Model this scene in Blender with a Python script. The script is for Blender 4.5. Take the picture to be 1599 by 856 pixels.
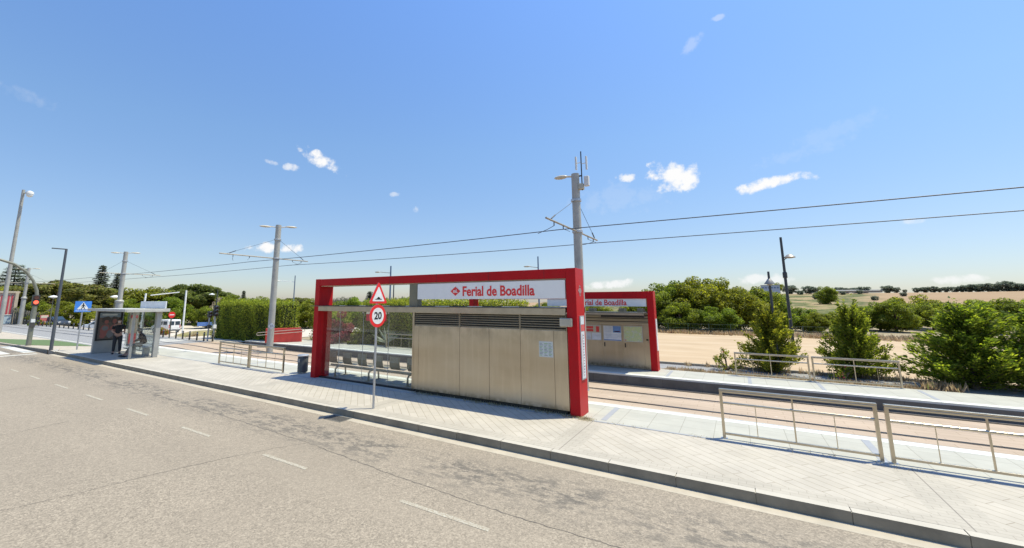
import bpy, bmesh, math, random
import numpy as np
from mathutils import Vector, Matrix

for o in list(bpy.data.objects): bpy.data.objects.remove(o)
S = bpy.context.scene
C = S.collection
PI = math.pi
R = math.radians

# ---------------------------------------------------------------- camera
cam_d = bpy.data.cameras.new('camera')
cam = bpy.data.objects.new('camera', cam_d); C.objects.link(cam)
cam.location = (0, 0, 2.75)
cam.rotation_euler = (R(90) + math.atan(102.7/646), 0, R(32.4))
cam_d.sensor_width = 36
cam_d.lens = 646/1599*36
cam_d.shift_x = 0.0403
cam_d.shift_y = -0.0369
cam_d.clip_end = 6000
cam_d.clip_start = 0.1
S.camera = cam

# ---------------------------------------------------------------- light
S.view_settings.view_transform = 'Standard'
S.view_settings.look = 'None'
S.view_settings.exposure = 0.42
S.view_settings.gamma = 1
SUN = Vector((.31, .25, 1)).normalized()
sl = bpy.data.lights.new('sun', 'SUN'); sl.energy = 4.6; sl.angle = R(.5); sl.color = (1, .945, .74)
so = bpy.data.objects.new('sun', sl); C.objects.link(so)
so.rotation_euler = SUN.to_track_quat('Z', 'Y').to_euler()
W = bpy.data.worlds.new('World'); S.world = W; W.use_nodes = True
wn = W.node_tree; wn.nodes.clear()
def WN(t, **k):
    n = wn.nodes.new(t)
    for a, b in k.items(): setattr(n, a, b)
    return n
def wl(a, b): wn.links.new(a, b)
sky = WN('ShaderNodeTexSky', sky_type='NISHITA', sun_disc=False)
sky.sun_elevation = math.asin(SUN.z); sky.sun_rotation = math.atan2(SUN.x, SUN.y)
sky.altitude = 600; sky.air_density = 1.0; sky.dust_density = .9; sky.ozone_density = 2.2
SKY_STRENGTH = 0.13
bg = WN('ShaderNodeBackground'); bg.inputs['Strength'].default_value = SKY_STRENGTH
wo = WN('ShaderNodeOutputWorld')
tc = WN('ShaderNodeTexCoord')
nz = WN('ShaderNodeTexNoise'); nz.inputs['Scale'].default_value = 34; nz.inputs['Detail'].default_value = 6; nz.inputs['Roughness'].default_value = .6
wl(tc.outputs['Generated'], nz.inputs['Vector'])
nzs = WN('ShaderNodeMath', operation='MULTIPLY_ADD'); nzs.inputs[1].default_value = 5.2; nzs.inputs[2].default_value = -2.45
wl(nz.outputs['Fac'], nzs.inputs[0])
CLOUDS = [
    ((-0.7598, 0.5687, 0.3152), 0.0373, 0.0115, -22, 1),
    ((-0.7991, 0.5255, 0.2921), 0.0140, 0.0056, 0, 0.7),
    ((-0.8191, 0.4914, 0.2961), 0.0124, 0.0041, -10, 0.5),
    ((-0.0892, 0.9602, 0.2647), 0.0413, 0.0234, -12, 1),
    ((-0.1827, 0.9441, 0.2745), 0.0201, 0.0072, -15, 0.9),
    ((0.0660, 0.9712, 0.2290), 0.0389, 0.0088, 8, 1),
    ((0.1359, 0.9637, 0.2297), 0.0107, 0.0059, -30, 0.9),
    ((-0.8389, 0.5318, 0.1159), 0.0393, 0.0084, 0, 1),
    ((-0.0286, 0.8640, 0.5027), 0.0200, 0.0080, 35, 0.22),
    ((0.0154, 0.8476, 0.5304), 0.0080, 0.0036, 0, 0.3),
    ((-0.2366, 0.9708, 0.0398), 0.0379, 0.0073, 5, 0.8),
    ((0.2960, 0.9546, 0.0342), 0.0200, 0.0050, 0, 0.7),
    ((0.0463, 0.9979, 0.0445), 0.0303, 0.0076, 0, 0.7),
    ((0.1479, 0.9460, 0.2885), 0.0643, 0.0164, 15, 0.08),
    ((-0.9334, 0.1556, 0.3234), 0.0313, 0.0084, -10, 0.12),
    ((-0.2140, 0.9487, 0.2326), 0.0728, 0.0262, 0, 0.10),
    ((0.2547, 0.9579, 0.1326), 0.0127, 0.0042, 0, 0.4),
    ((-0.6607, 0.7074, 0.2510), 0.0091, 0.0045, 0, 0.45),
    ((-0.6281, 0.7467, 0.2189), 0.0077, 0.0061, 0, 0.5)]
acc = None
for d, a, b, rot, s in CLOUDS:
    d = Vector(d).normalized(); r_ = d.cross(Vector((0, 0, 1))).normalized(); u_ = r_.cross(d)
    c, s_ = math.cos(R(rot)), math.sin(R(rot))
    e1 = (r_*c + u_*s_)/(a*1.38); e2 = (u_*c - r_*s_)/(b*1.45)
    sub = WN('ShaderNodeVectorMath', operation='SUBTRACT'); wl(tc.outputs['Generated'], sub.inputs[0]); sub.inputs[1].default_value = d
    q = []
    for e in (e1, e2):
        dt = WN('ShaderNodeVectorMath', operation='DOT_PRODUCT'); wl(sub.outputs[0], dt.inputs[0]); dt.inputs[1].default_value = e
        m = WN('ShaderNodeMath', operation='MULTIPLY'); wl(dt.outputs['Value'], m.inputs[0]); wl(dt.outputs['Value'], m.inputs[1]); q.append(m)
    ad = WN('ShaderNodeMath', operation='ADD'); wl(q[0].outputs[0], ad.inputs[0]); wl(q[1].outputs[0], ad.inputs[1])
    ad2 = WN('ShaderNodeMath', operation='ADD'); wl(ad.outputs[0], ad2.inputs[0]); wl(nzs.outputs[0], ad2.inputs[1])
    mr = WN('ShaderNodeMapRange', interpolation_type='SMOOTHSTEP'); wl(ad2.outputs[0], mr.inputs['Value'])
    mr.inputs['From Min'].default_value = 1.3; mr.inputs['From Max'].default_value = 0.
    mr.inputs['To Min'].default_value = 0; mr.inputs['To Max'].default_value = s
    if acc is None: acc = mr.outputs[0]
    else:
        mx = WN('ShaderNodeMath', operation='MAXIMUM'); wl(acc, mx.inputs[0]); wl(mr.outputs[0], mx.inputs[1]); acc = mx.outputs[0]
mix = WN('ShaderNodeMixRGB'); wl(acc, mix.inputs['Fac'])
tint = WN('ShaderNodeMixRGB', blend_type='MULTIPLY'); tint.inputs['Fac'].default_value = 1
tint.inputs[2].default_value = (.97, 1.0, 1.06, 1)
el = WN('ShaderNodeSeparateXYZ'); wl(tc.outputs['Generated'], el.inputs[0])
elr = WN('ShaderNodeValToRGB'); wl(el.outputs[2], elr.inputs[0])
for p_, c_ in ((0.02, (.72, .71, .75)), (.12, (.80, .80, .83)), (.35, (.93, 1.06, 1.12))): 
    e_ = elr.color_ramp.elements.new(p_); e_.color = (*c_, 1)
elr.color_ramp.elements[0].color = (.70, .68, .74, 1); elr.color_ramp.elements[-1].color = (1.0, 1.34, 1.74, 1)
elr.color_ramp.elements[-1].position = .8
wl(elr.outputs[0], tint.inputs[2])
wl(sky.outputs[0], tint.inputs[1]); wl(tint.outputs[0], mix.inputs[1])
cv = .74/SKY_STRENGTH
mix.inputs[2].default_value = (cv, cv, cv*1.0, 1)
wl(mix.outputs[0], bg.inputs['Color']); wl(bg.outputs[0], wo.inputs['Surface'])
S.render.engine = 'CYCLES'
S.cycles.max_bounces = 8; S.cycles.transparent_max_bounces = 24

# ---------------------------------------------------------------- materials
MATS = {}
def nodes_of(m):
    nt = m.node_tree; return nt, nt.nodes.get('Principled BSDF')
def M(name, col, rough=.6, metal=0., var=.12, vs=3., bump=0., bs=60., spec=.5, alpha=1., trans=0., emit=0., c2=None, det=5):
    if name in MATS: return MATS[name]
    m = bpy.data.materials.new(name); m.use_nodes = True
    nt, p = nodes_of(m)
    p.inputs['Roughness'].default_value = rough; p.inputs['Metallic'].default_value = metal
    p.inputs['Specular IOR Level'].default_value = spec
    if trans: p.inputs['Transmission Weight'].default_value = trans
    if alpha < 1: p.inputs['Alpha'].default_value = alpha
    if emit:
        p.inputs['Emission Color'].default_value = (*col, 1); p.inputs['Emission Strength'].default_value = emit
    t = nt.nodes.new('ShaderNodeTexCoord'); n = nt.nodes.new('ShaderNodeTexNoise')
    n.inputs['Scale'].default_value = vs; n.inputs['Detail'].default_value = det; n.inputs['Roughness'].default_value = .65
    nt.links.new(t.outputs['Object'], n.inputs['Vector'])
    cr = nt.nodes.new('ShaderNodeValToRGB')
    cr.color_ramp.elements[0].position = .3; cr.color_ramp.elements[1].position = .7
    a = tuple(max(0, c*(1-var)) for c in col); b = tuple(min(1, c*(1+var)) for c in col) if c2 is None else c2
    cr.color_ramp.elements[0].color = (*a, 1); cr.color_ramp.elements[1].color = (*b, 1)
    nt.links.new(n.outputs['Fac'], cr.inputs['Fac']); nt.links.new(cr.outputs[0], p.inputs['Base Color'])
    if bump:
        n2 = nt.nodes.new('ShaderNodeTexNoise'); n2.inputs['Scale'].default_value = bs; n2.inputs['Detail'].default_value = 3
        nt.links.new(t.outputs['Object'], n2.inputs['Vector'])
        bp = nt.nodes.new('ShaderNodeBump'); bp.inputs['Strength'].default_value = bump; bp.inputs['Distance'].default_value = .01
        nt.links.new(n2.outputs['Fac'], bp.inputs['Height']); nt.links.new(bp.outputs[0], p.inputs['Normal'])
    MATS[name] = m
    return m
class NG:                                                   # tiny node-building helper
    def __init__(s, name):
        s.m = bpy.data.materials.new(name); s.m.use_nodes = True; s.nt = s.m.node_tree; s.p = s.nt.nodes.get('Principled BSDF')
        s.co = s.nt.nodes.new('ShaderNodeTexCoord').outputs['Object']; MATS[name] = s.m
    def n(s, t, ins=None, **k):
        x = s.nt.nodes.new(t)
        for a, b in k.items(): setattr(x, a, b)
        for a, b in (ins or {}).items():
            if isinstance(b, bpy.types.NodeSocket): s.nt.links.new(b, x.inputs[a])
            else: x.inputs[a].default_value = b
        return x
    def map(s, sc=(1, 1, 1), rot=0, loc=(0, 0, 0), src=None):
        return s.n('ShaderNodeMapping', {'Vector': src or s.co, 'Scale': sc, 'Rotation': (0, 0, rot), 'Location': loc}).outputs[0]
    def noise(s, scale, det=5, ro=.6, vec=None, dist=0):
        return s.n('ShaderNodeTexNoise', {'Vector': vec or s.co, 'Scale': scale, 'Detail': det, 'Roughness': ro, 'Distortion': dist}).outputs['Fac']
    def ramp(s, f, stops, interp='LINEAR'):
        r = s.n('ShaderNodeValToRGB', {'Fac': f}); e = r.color_ramp.elements; r.color_ramp.interpolation = interp
        while len(e) < len(stops): e.new(.5)
        for i, (p, c) in enumerate(stops):
            e[i].position = p; e[i].color = (*c, 1) if len(c) == 3 else c
        return r.outputs[0]
    def rng(s, f, a, b, c=0, d=1):
        return s.n('ShaderNodeMapRange', {'Value': f, 'From Min': a, 'From Max': b, 'To Min': c, 'To Max': d}).outputs[0]
    def mix(s, f, a, b, mode='MIX'):
        x = s.n('ShaderNodeMixRGB', blend_type=mode)
        for i, v in ((0, f), (1, a), (2, b)):
            if isinstance(v, bpy.types.NodeSocket): s.nt.links.new(v, x.inputs[i])
            else: x.inputs[i].default_value = v if i == 0 else (*v, 1)
        return x.outputs[0]
    def math(s, op, a, b=0.):
        x = s.n('ShaderNodeMath', operation=op)
        for i, v in ((0, a), (1, b)):
            if isinstance(v, bpy.types.NodeSocket): s.nt.links.new(v, x.inputs[i])
            else: x.inputs[i].default_value = v
        return x.outputs[0]
    def out(s, col, rough=.8, bump=None, bd=.01, bstr=.4, spec=.4):
        if isinstance(col, bpy.types.NodeSocket): s.nt.links.new(col, s.p.inputs['Base Color'])
        else: s.p.inputs['Base Color'].default_value = (*col, 1)
        s.p.inputs['Roughness'].default_value = rough; s.p.inputs['Specular IOR Level'].default_value = spec
        if bump is not None:
            b = s.n('ShaderNodeBump', {'Height': bump, 'Distance': bd, 'Strength': bstr}); s.nt.links.new(b.outputs[0], s.p.inputs['Normal'])
        return s.m

def asphalt(name, base, stains=True):
    g = NG(name)
    fine = g.noise(48, 4, .75); med = g.noise(17, 4, .7); big = g.noise(.35, 4, .6)
    b = base
    va = g.n('ShaderNodeSeparateColor', {0: g.n('ShaderNodeTexVoronoi', {'Vector': g.co, 'Scale': 62.}).outputs['Color']}).outputs[0]
    vb = g.n('ShaderNodeSeparateColor', {0: g.n('ShaderNodeTexVoronoi', {'Vector': g.co, 'Scale': 27.}).outputs['Color']}).outputs[1]
    vv = g.math('ADD', g.math('MULTIPLY', va, .6), g.math('ADD', g.math('MULTIPLY', vb, .25), g.math('MULTIPLY', fine, .3)))
    c = g.ramp(vv, [(.22, tuple(x*.6 for x in b)), (.5, tuple(x*.92 for x in b)), (.72, tuple(x*1.12 for x in b)), (.97, tuple(min(1, x*1.5) for x in b))])
    c = g.mix(g.rng(med, .35, .7, 0, .35), c, tuple(x*.8 for x in b))
    c = g.mix(g.rng(big, .4, .65, 0, .4), c, tuple(x*.84 for x in b))
    # wheel-worn paler bands along the lane
    wear = g.noise(.5, 2, .5, g.map((.12, 1.6, 1)))
    c = g.mix(g.rng(wear, .45, .7, 0, .35), c, tuple(min(1, x*1.12) for x in b))
    if stains:
        sep = g.n('ShaderNodeSeparateXYZ', {0: g.co}); y = sep.outputs[1]
        band = g.math('MULTIPLY', g.n('ShaderNodeMapRange', {'Value': y, 'From Min': 5.2, 'From Max': 6.1}, interpolation_type='SMOOTHSTEP').outputs[0],
                      g.n('ShaderNodeMapRange', {'Value': y, 'From Min': 6.9, 'From Max': 6.3}, interpolation_type='SMOOTHSTEP').outputs[0])
        sp = g.noise(4.6, 7, .8, g.map((.6, 1.2, 1))); sp2 = g.noise(.35, 2, .5)
        f = g.math('MULTIPLY', g.math('MULTIPLY', g.rng(sp, .47, .56), band), g.rng(sp2, .34, .46))
        c = g.mix(g.math('MULTIPLY', f, .72), c, (.08, .074, .066))
        sp3 = g.noise(9, 2, .5, g.map((1, 1, 1), 0, (3, 7, 0)))
        c = g.mix(g.rng(sp3, .76, .79, 0, .55), c, (.08, .07, .06))
    return g.out(c, .85, g.noise(130, 2, .6), .003, .2, .3)
ROAD = asphalt('road_asphalt', (.283, .237, .180))
PATHM = asphalt('old_asphalt', (.27, .265, .26), False)

def concrete(name, base, joints=None, var=.1):
    g = NG(name)
    c = g.ramp(g.noise(2.2, 6, .65), [(.3, tuple(x*(1-var) for x in base)), (.7, tuple(min(1, x*(1+var*.6)) for x in base))])
    c = g.mix(g.rng(g.noise(55, 3, .6), .35, .75, 0, .25), c, tuple(x*.82 for x in base))
    bump = g.noise(60, 3)
    if joints:
        w, h, off, rot = joints
        br = g.n('ShaderNodeTexBrick', {'Vector': g.map((1, 1, 1), rot), 'Color1': (1, 1, 1, 1), 'Color2': (.93, .93, .93, 1), 'Mortar': (.62, .60, .57, 1),
                 'Scale': 1., 'Mortar Size': .006, 'Mortar Smooth': .3, 'Brick Width': w, 'Row Height': h}, offset=off)
        c = g.mix(1, c, br.outputs[0], 'MULTIPLY')
    return g.out(c, .8, bump, .004, .3, .35)
PLAT = concrete('platform_slabs', (.42, .408, .352), (.60, .60, 0, 0))
PLATEDGE = concrete('platform_edge', (.60, .595, .54))
PLATGREY = concrete('platform_joint', (.30, .31, .33))
KERBSH = concrete('kerb_shaded_side', (.25, .22, .165), None, .3)  # kerb concrete darkened in colour for the side in shade; the top stays pale
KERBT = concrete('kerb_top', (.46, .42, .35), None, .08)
KERB = concrete('kerb_concrete', (.30, .27, .215), None, .2)
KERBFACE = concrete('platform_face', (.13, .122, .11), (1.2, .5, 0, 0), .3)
GUTTER = concrete('gutter_concrete', (.43, .375, .29), None, .2)

g = NG('sidewalk_pavers')                                   # slanted rows of small pavers inside a border band
base = (.465, .42, .35)
sep = g.n('ShaderNodeSeparateXYZ', {0: g.co}); X, Y = sep.outputs[0], sep.outputs[1]
br = g.n('ShaderNodeTexBrick', {'Vector': g.map((1, 1, 1), R(43)), 'Color1': (1, 1, 1, 1), 'Color2': (.94, .935, .92, 1), 'Mortar': (.60, .57, .52, 1),
         'Scale': 1., 'Mortar Size': .0065, 'Mortar Smooth': .2, 'Brick Width': .8, 'Row Height': .17}, offset=.5)
br2 = g.n('ShaderNodeTexBrick', {'Vector': g.map((1, 1, 1), 0), 'Color1': (.93, .93, .92, 1), 'Color2': (.87, .87, .86, 1), 'Mortar': (.68, .67, .66, 1),
         'Scale': 1., 'Mortar Size': .005, 'Mortar Smooth': .2, 'Brick Width': .2, 'Row Height': .1}, offset=.5)
border = g.rng(Y, 7.78, 7.785, 1, 0)
fx = g.math('MODULO', g.math('ADD', X, 98.17), 5.0)          # cross bands every five metres (one at 1.83, one at -3.17)
cross = g.math('MULTIPLY', g.math('LESS_THAN', fx, .55), 1.)
gap = g.math('LESS_THAN', g.math('ABSOLUTE', g.math('SUBTRACT', fx, .27)), .008)
pat = g.mix(g.math('MAXIMUM', border, cross), br.outputs[0], br2.outputs[0])
c = g.ramp(g.noise(1.1, 7, .7), [(.3, tuple(x*.82 for x in base)), (.7, tuple(x*1.06 for x in base))])
c = g.mix(1, c, pat, 'MULTIPLY')
c = g.mix(g.rng(g.noise(45, 3, .6), .4, .8, 0, .2), c, tuple(x*.8 for x in base))
c = g.mix(g.math('MULTIPLY', gap, .75), c, (.16, .14, .12))
c = g.mix(g.rng(g.noise(5, 5, .7), .62, .75, 0, .25), c, (.40, .36, .30))
c = g.mix(g.rng(g.noise(14, 2, .5), .73, .76, 0, .5), c, (.2, .16, .12))
PAVE = g.out(c, .82, g.noise(70, 3), .004, .35, .35)

g = NG('track_bed')
base = (.45, .35, .262)
c = g.ramp(g.noise(.9, 6, .65, g.map((.4, 1.6, 1))), [(.3, tuple(x*.82 for x in base)), (.7, tuple(x*1.12 for x in base))])
c = g.mix(g.rng(g.noise(60, 3, .7), .35, .75, 0, .4), c, tuple(x*.68 for x in base))
c = g.mix(g.rng(g.noise(3.5, 5, .7), .66, .72, 0, .6), c, (.6, .56, .5))
br = g.n('ShaderNodeTexBrick', {'Vector': g.map((1, 1, 1), 0), 'Color1': (1, 1, 1, 1), 'Color2': (.93, .93, .93, 1), 'Mortar': (.75, .73, .7, 1),
         'Scale': 1., 'Mortar Size': .008, 'Brick Width': .8, 'Row Height': .25}, offset=.5)
c = g.mix(1, c, br.outputs[0], 'MULTIPLY')
TRACK = g.out(c, .85, g.noise(60, 3), .006, .5, .3)

g = NG('dry_ground')                                        # ground sheet: dry weeds, green slope, ploughed brown field
sep = g.n('ShaderNodeSeparateXYZ', {0: g.co}); X, Y = sep.outputs[0], sep.outputs[1]
ratio = g.math('DIVIDE', X, g.math('MAXIMUM', Y, 1.))
dry = g.ramp(g.noise(.8, 7, .7), [(.3, (.20, .165, .10)), (.5, (.30, .245, .16)), (.7, (.40, .33, .23))])
hillg = g.ramp(g.noise(.035, 8, .75, g.map((1.1, .55, 1))), [(.43, (.29, .215, .115)), (.48, (.15, .145, .05)), (.52, (.055, .075, .022)), (.55, (.13, .125, .045)), (.60, (.29, .215, .12))])
brown = g.ramp(g.noise(.03, 6, .6, g.map((.2, 1.0, 1))), [(.3, (.27, .18, .10)), (.7, (.34, .235, .14))])
far_ = g.mix(g.n('ShaderNodeMapRange', {'Value': g.math('ADD', ratio, g.math('MULTIPLY', g.noise(.02, 4), .06)), 'From Min': .215, 'From Max': .245}).outputs[0], hillg, brown)
rim = g.rng(g.math('ADD', Y, g.math('MULTIPLY', g.noise(.05, 4), 30.)), 285, 291)
far_ = g.mix(g.math('MULTIPLY', rim, g.math('LESS_THAN', ratio, .2)), far_, (.33, .22, .13))
c = g.mix(g.rng(Y, 62, 80), dry, far_)
DRY = g.out(c, .95, g.noise(6, 5), .05, .5, .2)

g = NG('sandy_lot')
base = (.46, .342, .22)
c = g.ramp(g.noise(.5, 7, .65, g.map((.35, 1.3, 1), R(4))), [(.28, tuple(x*.78 for x in base)), (.5, base), (.72, (.50, .40, .28))])
c = g.mix(g.rng(g.noise(1.3, 6, .7, g.map((.12, 2.4, 1), R(-3))), .52, .66, 0, .45), c, (.40, .30, .21))
c = g.mix(g.rng(g.noise(25, 4, .7), .4, .7, 0, .3), c, tuple(x*.75 for x in base))
SAND = g.out(c, .95, g.noise(14, 5), .03, .5, .2)

PAINT_W = concrete('road_paint', (.55, .53, .47), None, .2)
STEEL = M('stainless_steel', (.60, .55, .46), .3, 1., .06, 2, .02, 30)
STEELR = M('railing_steel', (.50, .44, .34), .28, 1., .08, 6)
GALV = M('galvanised_steel', (.46, .47, .48), .45, .7, .12, 8)
POLEG = M('grey_painted_pole', (.36, .35, .315), .5, .1, .14, 3, .05, 40)
DARKM = M('dark_grey_paint', (.045, .05, .055), .45, .2)
RED = M('red_enamel', (.44, .010, .014), .38, 0, .07, 2.0, .02, 14, .3)
RED.node_tree.nodes['Principled BSDF'].inputs['Specular IOR Level'].default_value = .12; RED.node_tree.nodes['Principled BSDF'].inputs['Coat Roughness'].default_value = .12
SREDP = M('sign_red', (.72, .03, .03), .4)
WHITEP = M('white_paint', (.74, .74, .72), .45)
PANELW = M('sign_white', (.80, .79, .76), .3, 0, .03)
BLACKP = M('black_paint', (.012, .012, .013), .5)
BLACKV = M('deep_void', (.018, .017, .015), .8)
BLUEP = M('sign_blue', (.05, .22, .66), .4)
BROWNM = M('brown_grey_steel', (.20, .185, .13), .5, .4)
RAILM = M('worn_rail', (.10, .095, .09), .4, .8)
RAILG = M('rail_groove', (.24, .20, .165), .8)
WIREM = M('wire_black', (.03, .035, .05), .6)
BARK = M('bark', (.16, .12, .085), .9, 0, .3, 6, .5, 20)
DEADW = M('bare_wood', (.42, .33, .24), .9, 0, .2, 4)
RUBBER = M('rubber', (.02, .02, .02), .8)
CARGL = M('car_glass', (.03, .05, .07), .08, 0, .05)
TURF = M('artificial_turf', (.10, .15, .055), .9, 0, .25, 9, .5, 90)
PALE = concrete('pale_paving', (.46, .40, .32), (.4, .2, .5, 0), .12)

def glass(name, tint=(.90, .93, .93), refl=.07):
    m = bpy.data.materials.new(name); m.use_nodes = True; nt = m.node_tree; nt.nodes.clear()
    o = nt.nodes.new('ShaderNodeOutputMaterial'); mx = nt.nodes.new('ShaderNodeMixShader')
    t = nt.nodes.new('ShaderNodeBsdfTransparent'); gl = nt.nodes.new('ShaderNodeBsdfGlossy'); fr = nt.nodes.new('ShaderNodeLayerWeight'); pw_ = nt.nodes.new('ShaderNodeMath'); pw_.operation = 'POWER'; pw_.inputs[1].default_value = 4; nt.links.new(fr.outputs['Facing'], pw_.inputs[0])
    n = nt.nodes.new('ShaderNodeTexNoise'); n.inputs['Scale'].default_value = 1.4; tcn = nt.nodes.new('ShaderNodeTexCoord')
    nt.links.new(tcn.outputs['Object'], n.inputs['Vector'])
    ad = nt.nodes.new('ShaderNodeMath'); ad.operation = 'MULTIPLY_ADD'; ad.inputs[1].default_value = .06; ad.inputs[2].default_value = refl-.06
    nt.links.new(n.outputs['Fac'], ad.inputs[0])
    a2 = nt.nodes.new('ShaderNodeMath'); a2.operation = 'ADD'; nt.links.new(ad.outputs[0], a2.inputs[0]); nt.links.new(pw_.outputs[0], a2.inputs[1])
    t.inputs[0].default_value = (*tint, 1); gl.inputs['Roughness'].default_value = .02; gl.inputs[0].default_value = (.9, .92, .95, 1)
    nt.links.new(a2.outputs[0], mx.inputs[0]); nt.links.new(t.outputs[0], mx.inputs[1]); nt.links.new(gl.outputs[0], mx.inputs[2])
    nt.links.new(mx.outputs[0], o.inputs[0]); MATS[name] = m
    return m
GLASS = glass('shelter_glass')

def leafmat(name, dark, light, alt=None, tr=.5):
    m = bpy.data.materials.new(name); m.use_nodes = True; nt = m.node_tree
    p = nt.nodes.get('Principled BSDF'); out = nt.nodes.get('Material Output')
    ge = nt.nodes.new('ShaderNodeNewGeometry'); oi = nt.nodes.new('ShaderNodeObjectInfo'); tcn = nt.nodes.new('ShaderNodeTexCoord')
    cr = nt.nodes.new('ShaderNodeValToRGB'); e = cr.color_ramp.elements
    e[0].color = (*dark, 1); e[1].color = (*light, 1)
    if alt:
        q = e.new(.9); q.color = (*light, 1); e[2].color = (*alt, 1)
    nt.links.new(ge.outputs['Random Per Island'], cr.inputs[0])
    n = nt.nodes.new('ShaderNodeTexNoise'); n.inputs['Scale'].default_value = 5.; n.inputs['Detail'].default_value = 2
    nt.links.new(tcn.outputs['Object'], n.inputs['Vector'])
    hs = nt.nodes.new('ShaderNodeHueSaturation')
    h = nt.nodes.new('ShaderNodeMapRange'); h.inputs['To Min'].default_value = .475; h.inputs['To Max'].default_value = .52
    nt.links.new(oi.outputs['Random'], h.inputs[0]); nt.links.new(h.outputs[0], hs.inputs['Hue'])
    v = nt.nodes.new('ShaderNodeMapRange'); v.inputs['From Min'].default_value = .3; v.inputs['From Max'].default_value = .7; v.inputs['To Min'].default_value = .65; v.inputs['To Max'].default_value = 1.35
    nt.links.new(n.outputs['Fac'], v.inputs[0]); nt.links.new(v.outputs[0], hs.inputs['Value'])
    nt.links.new(cr.outputs[0], hs.inputs['Color']); nt.links.new(hs.outputs[0], p.inputs['Base Color'])
    p.inputs['Roughness'].default_value = .6; p.inputs['Specular IOR Level'].default_value = .25
    t = nt.nodes.new('ShaderNodeBsdfTranslucent'); hs2 = nt.nodes.new('ShaderNodeHueSaturation'); hs2.inputs['Value'].default_value = 1.55; hs2.inputs['Saturation'].default_value = 1.1; nt.links.new(hs.outputs[0], hs2.inputs['Color']); nt.links.new(hs2.outputs[0], t.inputs[0])
    mx = nt.nodes.new('ShaderNodeMixShader'); mx.inputs[0].default_value = tr
    nt.links.new(p.outputs[0], mx.inputs[1]); nt.links.new(t.outputs[0], mx.inputs[2]); nt.links.new(mx.outputs[0], out.inputs[0])
    MATS[name] = m
    return m
LEAF = leafmat('broad_leaves', (.055, .085, .012), (.31, .35, .045))
LEAFP = leafmat('pine_needles', (.065, .085, .02), (.24, .25, .06), (.24, .17, .09))
LEAFS = leafmat('spruce_needles', (.08, .10, .065), (.17, .19, .12))
LEAFG = leafmat('grey_leaves', (.10, .115, .07), (.20, .20, .14))
LEAFC = leafmat('cypress_sprays', (.05, .085, .014), (.36, .385, .055))
LEAFH = leafmat('hedge_leaves', (.07, .105, .015), (.42, .43, .06))
LEAFR = leafmat('red_leaves', (.14, .03, .035), (.34, .08, .09), (.12, .16, .05))
LEAFD = leafmat('hill_leaves', (.12, .145, .11), (.22, .25, .18))  # leaf colour paled and greyed to stand for distance haze
GRASSD = leafmat('dry_grass', (.24, .18, .10), (.46, .38, .25), (.16, .20, .07))
FLOWER = M('pink_flowers', (.55, .05, .08), .6)

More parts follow.
